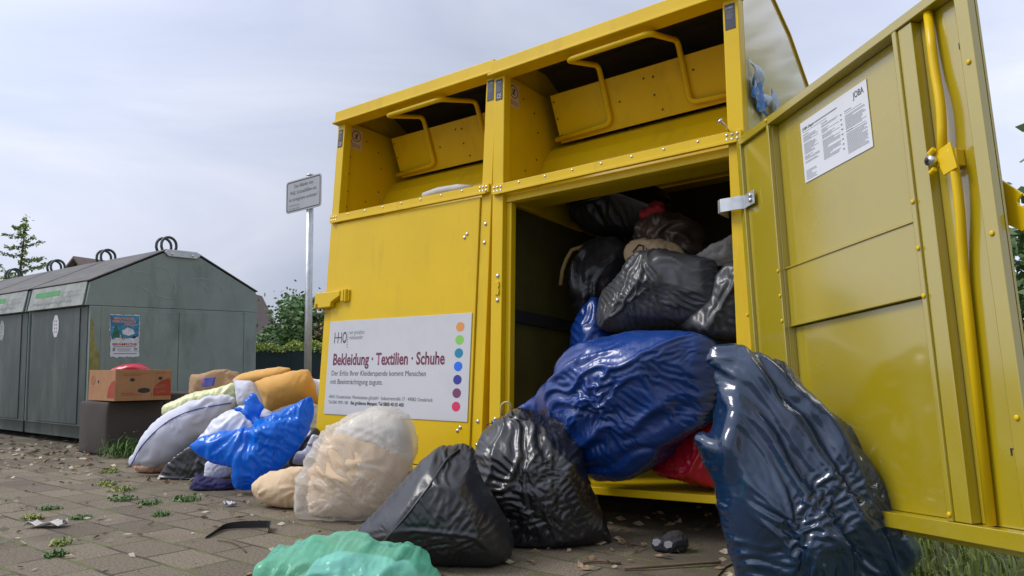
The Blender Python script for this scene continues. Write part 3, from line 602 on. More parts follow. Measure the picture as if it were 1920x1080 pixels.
def warning_sticker(root, xw, y0, z0, w_=.082, h=.115):
    """on the chute's left wall, facing +X"""
    b = MB(); b.box(xw, xw + .0015, y0, y0 + w_, z0, z0 + h); o = b.build('warning_sticker', 'sticker_pale', root)
    xs = xw + .0021; cy, cz, r = y0 + w_ / 2, z0 + h * .64, w_ * .40
    ring = MB(); n = 28
    ring.add([(xs, cy + q * math.cos(2 * math.pi * i / n), cz + q * math.sin(2 * math.pi * i / n)) for q in (r, r * .84) for i in range(n)], [(i, (i + 1) % n, n + (i + 1) % n, n + i) for i in range(n)])
    ring.build('ring', 'ink_red', o)
    f = MB()   # a small climbing figure: head, trunk, arms, legs
    def bar(y1, z1, y2, z2, t):
        d = Vector((y2 - y1, z2 - z1)); q = Vector((-d.y, d.x)).normalized() * t
        f.add([(xs + .0003, cy + y1 + q.x, cz + z1 + q.y), (xs + .0003, cy + y2 + q.x, cz + z2 + q.y), (xs + .0003, cy + y2 - q.x, cz + z2 - q.y), (xs + .0003, cy + y1 - q.x, cz + z1 - q.y)], [(0, 1, 2, 3)])
    bar(-.004, -.012, .003, .004, .0045); bar(.003, .004, .012, .010, .002); bar(-.001, .002, -.012, .008, .002); bar(-.004, -.012, .010, -.016, .0025); bar(-.004, -.010, -.013, -.014, .0025)
    f.add([(xs + .0003, cy + .004 + .0045 * math.cos(i * .785), cz + .012 + .0045 * math.sin(i * .785)) for i in range(8)], [tuple(range(8))])
    f.build('climbing_figure', 'ink_black', o)
    l = MB()
    for k in range(4): l.add([(xs, y0 + .008, z0 + .008 + k * .006), (xs, y0 + w_ - .008, z0 + .008 + k * .006), (xs, y0 + w_ - .008, z0 + .0102 + k * .006), (xs, y0 + .008, z0 + .0102 + k * .006)], [(0, 1, 2, 3)])
    l.build('text_lines', 'ink_red', o)
def container(name, label, M, hood_handle, right):
    root = empty(name, label, 'clothes bank', M=M, group='pair of yellow clothes banks')
    Y = 'yellow_paint'; PW = .061
    for x0 in (0, W - PW):
        b = MB(); b.box(x0, x0 + PW, 0, .05, SILL - .02, LIP + .01); b.build('front_post', Y, root, bevel=.004)
    # top beam with drip lip
    b = MB(); b.box(-.002, W + .002, -.024, .06, LIP + .012, TOP); b.box(-.014, W + .004, -.034, .05, LIP, LIP + .012); b.build('top_beam', Y, root, bevel=.003)
    # middle rail: folded sheet with chamfered ends
    b = MB(); b.prism([(.006, RZ0 + .004), (.03, RZ0 - .002), (W - .03, RZ0 - .002), (W - .006, RZ0 + .004), (W - .006, RZ1), (.006, RZ1)], 1, -.016, -.001)
    b.box(.02, W - .02, -.022, -.016, RZ0 - .004, RZ0 + .008); b.build('middle_rail', Y, root, bevel=.002)
    b = MB(); b.box(PW, W - PW, .02, .06, RZ0 - .036, RZ0 - .001); b.build('door_header', Y, root, bevel=.003)
    b = MB(); b.box(PW, PW + .028, .026, .06, SILL + .02, RZ0 - .037); b.build('door_stop', Y, root, bevel=.003)
    # body sheets
    prof = [(.05, SILL - .02), (.05, LIP), (0.052, TOP), (.26, 2.20), (.40, 2.205), (.62, 2.128), (.85, 1.985), (1.15, 1.74), (1.15, SILL - .02)]
    b = MB(); b.prism(prof, 0, W - .004, W); b.build('side_panel', 'yellow_sky_sheen' if right else Y, root)
    b = MB(); b.prism(prof, 0, 0, .004); b.build('side_panel', Y, root)
    roof = [(.05, TOP), (.26, 2.204), (.40, 2.209), (.62, 2.132), (.85, 1.989), (1.16, 1.736)]
    b = MB(); b.strip(roof, 0, -.006, W + .008, .008); b.build('roof', Y, root)
    b = MB(); b.box(.004, W - .004, D - .004, D, SILL - .02, 1.735); b.build('back_panel', Y, root)
    b = MB(); b.box(.0, W, -.012, D, SILL - .006, SILL + .022); b.build('floor_plate', Y, root, bevel=.003)
    b = MB(); b.box(.02, W - .02, D - .1, D - .06, -.12, SILL - .02); b.box(.0, .04, .5, D - .1, -.12, SILL - .02); b.box(W - .04, W, .5, D - .1, -.12, SILL - .02); b.build('base_skirt', 'rubber', root)
    # sheets over the chamber walls, their shade put into a dark olive
    b = MB(); b.box(.005, .009, .062, D - .005, SILL + .03, 1.44); b.box(W - .009, W - .005, .062, D - .005, SILL + .03, 1.44); b.box(.010, W - .010, D - .012, D - .005, SILL + .03, 1.70); b.build('shaded_inner_faces', 'inner_yellow_shaded', root)
    # chute: side cheeks, ceiling, drum and flap
    for x0 in (.0045, W - .0345):
        b = MB(); b.box(x0, x0 + .03, .05, .72, RZ1 - .06, LIP + .03); b.build('chute_cheek', Y, root, bevel=.002)
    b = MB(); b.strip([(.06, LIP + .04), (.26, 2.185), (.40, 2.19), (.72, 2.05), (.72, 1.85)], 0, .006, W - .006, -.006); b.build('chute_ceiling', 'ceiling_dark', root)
    b = MB(); b.strip([(.06, RZ0 + .006), (.285, RZ0 + .008), (.30, RZ0 + .02), (.305, 1.55), (.325, 1.64), (.352, 1.71), (.40, 1.775), (.47, 1.822), (.56, 1.846), (.70, 1.85)], 0, .036, W - .036, -.006); b.build('drum', Y, root, smooth=False)
    b = MB(); b.prism([(.40, 1.80), (.30, 2.012), (.308, 2.015), (.408, 1.803)], 0, .105, W - .06); b.build('flap', Y, root, bevel=.002)
    tube_handle(root, *hood_handle)
    for fx, k in ((.12, .15), (.12, .5), (.12, .85), (.52, .2), (.56, .22), (.55, .55), (.57, .85), (.40, .5), (.72, .3)):
        bolt(root, fx * W if fx > .13 else fx, .40 - .10 * (1 - k) - .0035, 1.80 + .212 * (1 - k), .0045, 'rubber', 'rivet')
    for (yy, zz) in ((.07, 1.94), (.07, 1.85), (.07, 1.75), (.07, 1.65), (.07, 1.56), (.18, 1.97), (.27, 1.93), (.30, 1.84), (.29, 1.7), (.2, 1.62)):
        o = bolt(root, .0355, yy, zz, .0045, 'rubber', 'rivet'); o.rotation_euler = (0, 0, R(90))
    warning_sticker(root, .0348, .062, 1.905)
    # rail bolts: two rows of three at each end, singles between
    for x0 in (.022, W - .058):
        for i in range(3):
            for j in range(2): bolt(root, x0 + i * .019, -.0165, RZ0 + .012 + j * .018, .0055)
    for i in range(7): bolt(root, .16 + i * .137, -.0165, RZ1 - .012, .0052)
    return root
rc = container('clothes_container', 'yellow clothes bank with its door wide open and bags spilling out', MR, (.40, .79, .09, W - .07), True)
lc = container('clothes_container', 'yellow clothes bank with a closed door carrying a white sign', ML, (.40, .79, .09, W - .07), False)
small_label(rc, .012, 1.902, ce=True); small_label(rc, W - .052, 1.895)
small_label(lc, .012, 1.885, ce=True, w_=.036); small_label(lc, W - .05, 1.90)
# latch keeper on the right bank's left post
b = MB(); b.prism([(.026, 1.0), (.046, 1.0), (.049, 1.02), (.044, 1.03), (.049, 1.04), (.046, 1.06), (.026, 1.06)], 1, -.006, -.0005); b.build('latch_keeper', 'yellow_paint', rc, bevel=.002)
bolt(rc, .037, -.001, 1.085, .009); bolt(rc, .037, -.001, .977, .009)
for z in (.47, .36): bolt(rc, .034, -.001, z, .008)
b = MB(); b.tube(fillet([(W - .055, -.002, RZ1 + .004), (W - .058, -.03, RZ1 + .02), (W - .066, -.05, RZ1 + .03)], .01), .005, 8); b.tube([(W - .066, -.05, RZ1 + .03), (W - .07, -.056, RZ1 + .034)], .011, 10); b.build('padlock_pin', 'steel', rc, smooth=True)
# open door of the right bank (part), with its own sub-parts
DL, DT, DB = 1.059, 1.459, .186
b = MB()
b.box(0, 1.0, .0445, .05, DB, DT); b.box(1.0, 1.012, .019, .05, DB, DT); b.box(1.012, 1.038, .019, .025, DB, DT)   # outer skin with its folded edge
b.box(0, .028, .0, .044, DB + .02, DT - .004)                     # hinge flange
b.box(.028, .214, .012, .044, DB + .02, DT - .03)                 # wide hinge stile
b.box(.2, .214, -.002, .012, DB + .05, DT - .03)
b.box(.028, 1.0, -.002, .044, DT - .03, DT - .003)                # top rail
b.box(.028, 1.0, -.002, .044, DB + .02, DB + .058)                # bottom rail
b.box(.80, .815, -.002, .044, DB + .058, DT - .03); b.box(.815, .862, .004, .044, DB + .059, DT - .031)   # latch stile
b.box(1.0, 1.037, -.002, .018, DB + .02, DT - .003)               # free edge flange
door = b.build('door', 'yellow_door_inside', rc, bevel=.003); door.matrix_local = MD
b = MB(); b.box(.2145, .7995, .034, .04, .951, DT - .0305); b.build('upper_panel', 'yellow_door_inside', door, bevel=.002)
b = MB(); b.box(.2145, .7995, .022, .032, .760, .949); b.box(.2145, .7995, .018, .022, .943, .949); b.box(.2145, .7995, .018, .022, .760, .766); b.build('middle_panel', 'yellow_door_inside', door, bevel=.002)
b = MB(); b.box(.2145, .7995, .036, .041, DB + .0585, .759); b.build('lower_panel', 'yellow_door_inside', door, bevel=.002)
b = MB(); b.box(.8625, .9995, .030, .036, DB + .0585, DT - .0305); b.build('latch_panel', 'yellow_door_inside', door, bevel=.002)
b = MB(); b.tube(fillet([(.906, .016, DT - .031), (.908, .012, 1.28), (.921, .006, 1.18), (.905, .004, 1.04)], .06, 6), .0105, 12); b.build('upper_lock_rod', 'yellow_paint', door, smooth=True)
b = MB(); b.tube(fillet([(.936, .004, 1.07), (.936, .008, .95), (.914, .016, .80), (.90, .018, .247)], .06, 6), .0105, 12); b.build('lower_lock_rod', 'yellow_paint', door, smooth=True)
b = MB(); b.prism([(.893, 1.075), (.945, 1.085), (.955, 1.02), (.915, 1.015)], 1, -.006, -.001); b.box(.915, .945, -.001, .0295, 1.03, 1.07); b.tube([(.888, -.012, 1.075), (.905, -.012, 1.082)], .007, 10); b.tube([(.885, -.012, 1.03), (.9, -.012, 1.036)], .007, 10); b.build('lock_plate', 'yellow_paint', door, bevel=.002)
b = MB(); b.tube([(.893, .0, 1.058), (.893, -.022, 1.058)], .012, 14); b.tube([(.893, -.022, 1.058), (.893, -.024, 1.058)], .007, 12); b.build('lock_cylinder', 'steel', door, smooth=True)
bolt(door, .893, -.026, 1.058, .006, 'rubber', 'keyhole')
for x, zs in ((.809, (.985, .87, .755, .26)), (1.02, (1.24, .852, .47)), (.207, (.94, .86, .78, 1.445))):
    for z in zs: bolt(door, x, -.0035, z, .006, 'yellow_paint', 'rivet')
b = MB()
for x, z in ((.968, 1.312), (.988, 1.298), (.962, .405), (.98, .388)): b.box(x, x + .012, .0285, .0298, z, z + .003); b.box(x, x + .003, .0285, .0298, z - .012, z)
b.build('vent_slot', 'rubber', door)
# hasp tongue sticking out past the free edge
b = MB(); b.prism([(.96, .985), (1.004, .98), (1.054, .931), (1.046, .926), (1.038, .919), (1.042, .909), (1.052, .903), (1.085, .90), (1.08, .87), (1.04, .853), (1.004, .879), (.96, .885)], 1, .052, .058); b.build('hasp', 'yellow_paint', door, bevel=.002)
# operating instructions stuck in the door
b = MB(); b.box(.34, .652, .0315, .033, 1.188, 1.381); sh = b.build('instruction_sheet', 'paper_white', door)
text('lettering', 'JOBA', .594, 1.349, .026, 'ink_dark', sh, .031, width=.046, bold=.0004)
text('lettering', 'JOBA Depot', .350, 1.352, .013, 'ink_dark', sh, .031, width=.06, bold=.0003)
random.seed(3); b = MB()
def ln(x0, x1, z, t=.0011): b.add([(x0, .031, z), (x1, .031, z), (x1, .031, z + t), (x0, .031, z + t)], [(0, 1, 2, 3)])
ln(.412, .52, 1.3535, .004); ln(.35, .47, 1.345)
for c0, c1, zt, nn in ((.350, .425, 1.330, 24), (.442, .525, 1.330, 30), (.551, .640, 1.322, 16), (.551, .640, 1.262, 17)):
    ln(c0, c0 + .03, zt + .006, .0022)
    for k in range(nn):
        if random.random() < .9: ln(c0, c1 - random.random() ** 3 * .06, zt - k * .0036)
for k in range(7): ln(.350, .35 + random.uniform(.02, .06), 1.222 - k * .0045, .0013)
for k in range(8): ln(.531, .537 + random.random() * .003, 1.325 - k * .0145, .004)
b.build('text_lines', 'ink_grey', sh)
# galvanised door bracket bridging post and door
b = MB(); pr = [(1.055, .06), (1.05, -.02), (1.064, -.034), (1.135, -.036), (1.15, -.03), (1.165, -.048), (1.20, -.078)]
b.strip(pr, 2, 1.197, 1.245, .004); br = b.build('door_bracket', 'galvanised', rc, bevel=.001)
for z in (1.214, 1.23):
    o = bolt(br, 1.182, -.066, z, .008); o.rotation_euler = (0, 0, R(-41))
for z in (1.285, 1.16, .83): bolt(rc, W - .018, -.001, z, .005, 'steel' if z > 1.1 else 'yellow_paint', 'rivet')
# a dark rail on the inside of the left wall and the panel joints of the chamber
b = MB(); b.box(.0095, .03, .07, D - .02, .90, .955); b.build('inner_rail', 'rubber', rc)
# closed door of the left bank
b = MB(); b.box(.066, 1.088, -.008, .008, SILL + .026, RZ0 - .010); ld = b.build('door', 'yellow_paint', lc, bevel=.003)
b = MB()
b.prism([(-.042, .985), (-.042, 1.068), (.165, 1.068), (.168, 1.04), (.10, 1.01), (.095, .985), (-.012, .983), (-.015, 1.004), (-.026, 1.004), (-.028, .983)], 1, -.04, -.0085); b.build('hasp', 'yellow_paint', ld, bevel=.006)
b = MB(); b.box(.168, .19, -.034, -.0085, 1.012, 1.074); b.tube([(.196, -.02, 1.01), (.196, -.02, 1.076)], .011, 12); b.box(.196, .216, -.018, -.0085, 1.012, 1.074); b.build('hasp_hinge', 'yellow_paint', ld, bevel=.003)
b = MB(); b.tube(fillet([(-.03, -.02, .986), (-.03, -.02, .964), (.012, -.02, .964), (.012, -.02, .984)], .01), .006, 8); b.build('padlock_shackle', 'steel', ld, smooth=True)
for x, z in ((1.018, 1.277), (1.004, 1.262), (1.03, .405), (1.014, .39)): bolt(ld, x, -.009, z, .0085)
for x, z in ((1.121, 1.313), (1.119, 1.227), (1.124, .435), (1.124, .335)): bolt(lc, x, -.001, z, .0085)
# the white sign
b = MB(); b.box(.073, 1.073, -.012, -.0085, .430, .911); sg = b.build('sign_board', 'sign_white', ld, bevel=.001)
yy = -.0125
text('lettering', 'Bekleidung · Textilien · Schuhe', .117, .683, .082, 'ink_plum', sg, yy, width=.80, bold=.0022)
text('lettering', 'Der Erlös Ihrer Kleiderspende kommt Menschen', .112, .628, .037, 'ink_black', sg, yy, width=.69)
text('lettering', 'mit Beeinträchtigung zugute.', .109, .585, .037, 'ink_black', sg, yy, width=.40)
text('lettering', 'HHO Osnabrücker Werkstätten gGmbH · Industriestraße 17 · 49082 Osnabrück', .106, .512, .024, 'ink_dark', sg, yy, width=.75)
text('lettering', 'Tel 0541 9991-180 ·', .106, .484, .024, 'ink_dark', sg, yy, width=.165)
text('lettering', 'Bei größeren Mengen: Tel 0800 40 05 400', .282, .484, .024, 'ink_black', sg, yy, width=.385, bold=.0006)
text('lettering', 'wir gestalten', .237, .838, .032, 'ink_grey', sg, yy, width=.115)
text('lettering', 'miteinander', .237, .812, .032, 'ink_grey', sg, yy, width=.105)
b = MB()
def bar(x0, x1, z0, z1): b.add([(x0, yy, z0), (x1, yy, z0), (x1, yy, z1), (x0, yy, z1)], [(0, 1, 2, 3)])
for x in (.117, .145, .172): bar(x, x + .0052, .795, .852)
bar(.1222, .145, .8215, .8265); bar(.1502, .172, .8215, .8265)
disc(b, .200, .8235, .0165, yy, 28, r2=.0115, ry=.0295); bar(.198, .206, .806, .8095)
b.build('logo', 'ink_black', sg)
for i, c in enumerate(('ink_grey', 'ink_grey', 'dot_teal', 'dot_indigo', 'dot_indigo', 'dot_plum', 'ink_black')):
    b = MB(); disc(b, .224, .85 - i * .0125, .0033, yy); b.build('logo_dot', c, sg)
for i, c in enumerate(('dot_orange', 'dot_green', 'dot_teal', 'dot_blue', 'dot_indigo', 'dot_plum', 'dot_pink')):
    b = MB(); disc(b, 1.006 - i * .0006, .850 - i * .0592, .0255, yy, 32, ry=.0215); b.build('colour_dot', c, sg)

# ------------------------------------------------------------------ recycling containers in a row
DLn, DW, DH = 1.12, 1.51, 1.10
def dumpster(x, y, label, i, tilt=R(1.4)):
    t = empty('recycling_container', label, 'recycling container', (x, y, 0), 0, 'grey-green recycling containers in a row')
    t.rotation_euler = (tilt, 0, 0)
    # local: x from 0 (near end face) to -DLn, y 0..DW
    b = MB(); b.box(-DLn, 0, .0, DW, .05, DH); b.build('body', 'green_steel', t, bevel=.006)
    b = MB(); b.box(-DLn + .02, -.015, -.006, -.001, .12, DH - .003); b.box(-DLn + .2, -.14, -.012, -.006, .16, DH - .01); b.build('front_panel', 'green_steel_grimy', t, bevel=.003)
    b = MB(); b.prism([(-.014, .05), (-.014, .14), (-.02, .15), (-.001, .15), (-.001, .05)], 0, -DLn, 0); b.build('base_rail', 'green_steel_grimy', t, bevel=.003)
    gab = [(-.03, DH + .002), (0.0, DH + .19), (.63, DH + .50), (.88, DH + .50), (DW - .0, DH + .19), (DW + .02, DH + .002)]
    b = MB(); b.prism(gab, 0, -DLn + .004, -.002); b.build('hood', 'green_steel', t, bevel=.004)
    b = MB(); b.strip([(-.012, DH + .195), (.62, DH + .507), (.89, DH + .507), (DW + .012, DH + .195)], 0, -DLn + .002, .004, .012); b.build('roof', 'roof_grimy', t, bevel=.003)
    if i == 0:
        b = MB(); b.box(.0, .012, .085, .125, .1, DH - .004); b.box(0, .012, DW - .13, DW - .0, .1, DH - .004); b.box(0, .006, .126, .74, .1, DH - .03); b.box(0, .007, .745, DW - .131, .1, DH - .03); b.build('end_door', 'green_steel', t, bevel=.002)
        b = MB(); b.box(.0, .016, .0, .084, .1, DH - .004); b.build('corner_post', 'green_steel', t, bevel=.004)
        b = MB(); b.prism([(.62, DH + .515), (.89, DH + .515), (.93, DH + .49), (.89, DH + .455), (.63, DH + .455), (.59, DH + .49)], 0, .005, .016); cp = b.build('ridge_plate', 'galvanised', t, bevel=.004)
        for y_ in (.66, .85):
            o = bolt(cp, .017, y_, DH + .478, .012); o.rotation_euler = (0, 0, R(90))
        # scuffs and a faded yellow spray mark
        b = MB(); random.seed(11)
        for cy, cz, r_, a0, a1 in ((.40, 1.33, .10, .3, 2.6), (.52, 1.36, .14, .2, 1.9), (.55, 1.28, .16, -.6, .9), (.72, 1.30, .12, 1.6, 3.2), (.95, 1.26, .17, .8, 2.6), (1.02, 1.24, .16, .1, 1.3), (1.1, 1.22, .2, -.5, .5), (.83, 1.22, .2, .3, 1.1), (.35, 1.2, .12, .2, 1.2), (.64, 1.42, .3, 4.3, 4.9)):
            n = 14; w0 = random.uniform(.002, .006); vs = []
            for k in range(n):
                a = a0 + (a1 - a0) * k / (n - 1); ww = w0 * math.sin(math.pi * (k + .5) / n)
                for q in (r_ - ww, r_ + ww): vs.append((.0005, cy + q * math.cos(a), cz + q * .75 * math.sin(a)))
            b.add(vs, [(2 * k, 2 * k + 1, 2 * k + 3, 2 * k + 2) for k in range(n - 1)])
        b.build('scuff_mark', 'scuff', t)
        b = MB(); zz = np.linspace(.45, 1.0, 12); wd = [.02, .05, .07, .08, .08, .075, .06, .04, .03, .03, .025, .01]
        vs = []
        for z_, w_ in zip(zz, wd): vs += [(.0168, .004, z_), (.0168, min(.08, .004 + w_), z_)]
        b.add(vs, [(2 * k, 2 * k + 1, 2 * k + 3, 2 * k + 2) for k in range(11)]); b.build('spray_mark', 'spray_yellow', t)
    # slanted lid with the faded notice
    b = MB(); b.prism([(-.034, DH + .004), (-.004, DH + .19), (-.012, DH + .194), (-.048, DH + .004)], 0, -DLn + .03, -.03); lid = b.build('inlet_lid', 'lid_sign', t, bevel=.003)
    def lp(x, f, o=.0015): return (x, -.048 + .036 * f - o, DH + .004 + .19 * f)
    b = MB(); b.add([lp(-.98, .55), lp(-.50, .55), lp(-.50, .78), lp(-.98, .78)], [(0, 1, 2, 3)]); b.build('green_band', 'lid_green', lid)
    b = MB(); random.seed(i + 5)
    for k in range(26):
        x0 = -1.0 + k * .03; b.add([lp(x0, .2 + .04 * math.sin(k)), lp(x0 + random.uniform(.008, .024), .2), lp(x0 + random.uniform(.008, .024), .27), lp(x0, .27 + random.uniform(0, .08))], [(0, 1, 2, 3)])
    for k in range(10):
        x0 = -.45 + (k % 5) * .075; z0 = .45 + .2 * (k // 5); b.add([lp(x0, z0), lp(x0 + .06, z0), lp(x0 + .06, z0 + .015), lp(x0, z0 + .015)], [(0, 1, 2, 3)])
    b.build('worn_lettering', 'ink_grey', lid)
    # octagonal sticker
    b = MB(); oc = [(-.58 + .072 * math.cos(R(22.5 + 45 * k)) * (.85 if 1 else 1), .955 + .10 * math.sin(R(22.5 + 45 * k))) for k in range(8)]
    b.prism([(p[0], p[1]) for p in oc], 1, -.0145, -.0125); st = b.build('octagon_sticker', 'lid_sign' if i else 'sign_white', t)
    b = MB()
    for k in range(4):
        for q in range(2): b.add([(-.61 + q * .035, -.015, .90 + k * .03), (-.59 + q * .035, -.015, .90 + k * .03), (-.59 + q * .035, -.015, .914 + k * .03), (-.61 + q * .035, -.015, .914 + k * .03)], [(0, 1, 2, 3)])
    b.build('pictogram', 'ink_grey', st)
    # twin lifting hoops on the ridge
    for dx in (-.27, -.36):
        pa = [(dx, .74, DH + .49), (dx, .71, DH + .58)] + [(dx, .78 - .07 * math.cos(a), DH + .60 + .07 * math.sin(a)) for a in np.linspace(.2, 2.94, 9)] + [(dx, .85, DH + .58), (dx, .82, DH + .49)]
        b = MB(); b.tube(pa, .0125, 10); b.build('lifting_hoop', 'green_steel_grimy', t, smooth=True)
    return t
dl = ['grey-green recycling container with a torn poster on its end door', 'second recycling container from the poster, with an octagonal sticker cut by the frame',
      'third recycling container from the poster, only its roof and hoops showing', 'farthest recycling container, only a pair of hoops showing above the row']
dts = [dumpster(-4.255 - k * 1.17, .24, dl[k], k) for k in range(4)]
# torn poster stuck on the end door of the nearest one
random.seed(21)
pt = MB(); n = 22
px0, px1, pz0, pz1 = .155, .40, .685, 1.035
edge = []
for k in range(n): edge.append((px0 + (px1 - px0) * k / n, pz1 + random.uniform(-.006, .004)))
for k in range(n): edge.append((px1 + random.uniform(-.006, .002), pz1 - (pz1 - pz0) * k / n))
for k in range(n): edge.append((px1 - (px1 - px0) * k / n, pz0 + random.uniform(-.003, .008)))
for k in range(n): edge.append((px0 + (.012 if k < 14 else 0) + random.uniform(-.005, .005), pz0 + (pz1 - pz0) * k / n))
pt.prism(edge, 0, .0075, .009); poster = pt.build('poster', 'paper_white', dts[0])
mat('poster_blue', (0.03, 0.20, 0.34), 0.6, var=0.45, vscale=26, dirt=(0.45, 0.55, 0.6), dirt_at=(0.58, 0.66), dscale=40)
mat('poster_green', (0.03, 0.12, 0.06), 0.6, var=0.5, vscale=60)
mat('poster_pink', (0.62, 0.30, 0.24), 0.6, var=0.2)
mat('poster_snow', (0.6, 0.62, 0.66), 0.6, var=0.2, vscale=30)
mat('poster_orange', (0.6, 0.22, 0.06), 0.6, var=0.3, vscale=40)
def P3(name, pts, m, x=.0096):
    b = MB(); b.add([(x, p, q) for p, q in pts], [tuple(range(len(pts)))]); return b.build(name, m, poster)
P3('poster_picture', [(px0 + .004, pz1 - .006), (px1 - .006, pz1 - .006), (px1 - .008, .835), (.30, .815), (px0 + .02, .83), (px0 + .006, .9)], 'poster_blue')
P3('snow_bank', [(px0 + .03, .83), (.22, .85), (.29, .838), (px1 - .01, .855), (px1 - .01, .80), (px0 + .03, .80)], 'poster_snow', .0099)
P3('snow_bank', [(.255, .905), (.30, .93), (.345, .915), (.36, .88), (.31, .862), (.262, .875)], 'poster_snow', .0099)
P3('painted_tree', [(.175, .845), (.205, .945), (.24, .845)], 'poster_green', .0102); P3('painted_tree', [(.182, .885), (.206, .962), (.232, .885)], 'poster_green', .0104)
P3('painted_sled', [(.245, .838), (.27, .848), (.285, .838), (.27, .826)], 'poster_orange', .0102)
P3('painted_sled', [(.325, .845), (.35, .86), (.385, .866), (.36, .838)], 'label_black', .0102)
def ptext(s, y, z, size, m, width, bold=0):
    o = text('lettering', s, 0, 0, size, m, poster, 0, width=width, bold=bold); me = o.data
    for v in me.vertices: c = v.co.copy(); v.co = (.0106, y + c.x, z + c.z)
ptext('BRAMSCHER', .185, .993, .028, 'poster_pink', .17, .001); ptext('WEIHNACHTS', .175, .968, .028, 'poster_pink', .19, .001); ptext('CIRCUS', .27, .945, .026, 'poster_pink', .095, .001)
ptext('BRAMSCHE', .18, .783, .026, 'ink_red', .20, .0006)
b = MB()
for k, (y0, y1, z_, h_) in enumerate(((.19, .37, .770, .006), (.215, .33, .758, .003), (.215, .335, .750, .003), (.22, .325, .742, .003), (.23, .34, .734, .003), (.19, .38, .712, .007), (.185, .205, .735, .03), (.355, .385, .748, .014), (.355, .385, .735, .006))):
    b.add([(.0098, y0, z_), (.0098, y1, z_), (.0098, y1, z_ + h_), (.0098, y0, z_ + h_)], [(0, 1, 2, 3)])
b.build('text_lines', 'ink_grey', poster)

# ------------------------------------------------------------------ sign post
t = empty('notice_sign', 'small white notice on a galvanised post left of the yellow banks', 'sign', (-3.07, 1.447, 0))
t.rotation_euler = (0, R(-1.5), 0)
b = MB(); b.tube([(0, 0, -.05), (0, 0, 2.235)], .03, 20); b.tube([(0, 0, 2.235), (0, 0, 2.25)], [.034, .026], 20); b.build('post', 'galvanised', t, smooth=True)
def rrect(x0, x1, z0, z1, r, n=5):
    o = []
    for cx, cz, a in ((x1 - r, z1 - r, 0), (x0 + r, z1 - r, 90), (x0 + r, z0 + r, 180), (x1 - r, z0 + r, 270)):
        o += [(cx + r * math.cos(R(a + 90 * k / n)), cz + r * math.sin(R(a + 90 * k / n))) for k in range(n + 1)]
    return o
sx0, sx1, sz0, sz1 = -.275, .20, 1.935, 2.218
b = MB(); b.prism(rrect(sx0, sx1, sz0, sz1, .03), 1, -.042, -.038); pl = b.build('sign_plate', 'sign_grey', t, bevel=.001)
a_, b_ = rrect(sx0 + .012, sx1 - .012, sz0 + .012, sz1 - .012, .022), rrect(sx0 + .02, sx1 - .02, sz0 + .02, sz1 - .02, .016)
b = MB(); n = len(a_); b.add([(p, -.0428, q) for p, q in a_ + b_], [(i, (i + 1) % n, n + (i + 1) % n, n + i) for i in range(n)]); b.build('border_line', 'ink_black', pl)
cxs = (sx0 + sx1) / 2
text('lettering', 'Das Abladen von', cxs - .125, 2.148, .045, 'ink_dark', pl, -.0428, width=.25)
text('lettering', 'Müll, Grünabfällen etc.', cxs - .18, 2.092, .045, 'ink_dark', pl, -.0428, width=.36)
text('lettering', 'ist strengstens verboten !', cxs - .195, 2.035, .045, 'ink_dark', pl, -.0428, width=.39)
text('lettering', 'Stadt Bramsche', sx0 + .04, 1.99, .026, 'ink_grey', pl, -.0428, width=.14)
text('lettering', 'Der Bürgermeister', sx0 + .04, 1.963, .026, 'ink_grey', pl, -.0428, width=.155)
b = MB(); b.box(-.05, .05, -.0375, .034, 2.15, 2.17); b.box(-.05, .05, -.0375, .034, 1.98, 2.0); b.build('clamp', 'galvanised', t, bevel=.002)
# ------------------------------------------------------------------ bags, pillows and cloth
def seamline(name, m, parent, pts3, r=.003):
    b = MB(); b.tube(pts3, r, 8); return b.build(name, m, parent, smooth=True)
nv, bdn, Vn = soft('rubbish_bag', 'shiny navy blue bin bag standing tall against the open yellow door', 'rubbish bag', 'navy', 'navy_plastic', h=.007, front=.20, back=.20, pw=.56, lean=.10, lumps=.01, seed=4, grow=.965,
     dents=[(.0, .18, .12, .04), (-.24, .42, .07, .09), (-.05, .38, .08, -.04)],
     film=dict(facets=6, fans=[(-.22, .68, .55, .016, 11), (-.14, .06, .16, .009, 11)], runs=[((.55, 0, -.85), .11, .016, .5)], crush=[(.11, .014, (.55, 0, -.85), 2.6, .6)]), mylar=1.125)
nv.location.x += .024; nv.location.y += .018
bf, bdf, Vf = soft('rubbish_bag', 'black bin bag slumped in front, pointed at its upper left seam', 'rubbish bag', 'black_front', 'black_plastic', h=.007, front=.22, back=.20, pw=.62, lean=.12, lumps=.012, seed=5,
     film=dict(facets=4, fans=[(.03, .36, .22, .006, 13)], runs=[((.9, 0, .3), .03, .003, .5)]), mylar=1.10)
pts = [(-.215, .03), (-.15, .10), (-.09, .17), (-.03, .25), (.01, .315), (.045, .335)]
P = [(x, on_front(Vf, x, z) - .002, z) for x, z in pts]
seamline('seam', 'black_glossy', bf, [tuple(p) for p in fillet(P, .03, 4)], .004)
bt, bdt, Vt = soft('rubbish_bag', 'black bin bag with a pale drawstring loop at the left post', 'rubbish bag', 'black_tied', 'black_glossy', h=.007, front=.18, back=.17, pw=.58, lean=.20, lumps=.022, seed=6,
     film=dict(facets=5, fans=[(-.09, .45, .30, .022, 15), (-.03, .24, .17, .008, 15)], crush=[(.07, .009, (.5, 0, -.8), 1.8, .55)]), mylar=1.16)
b = MB(); b.tube(fillet([(-.135, .07, .425), (-.137, .055, .462), (-.122, .05, .474), (-.104, .05, .468), (-.098, .07, .43)], .012), .0035, 8); b.build('drawstring', 'cord_yellow', bt, smooth=True)
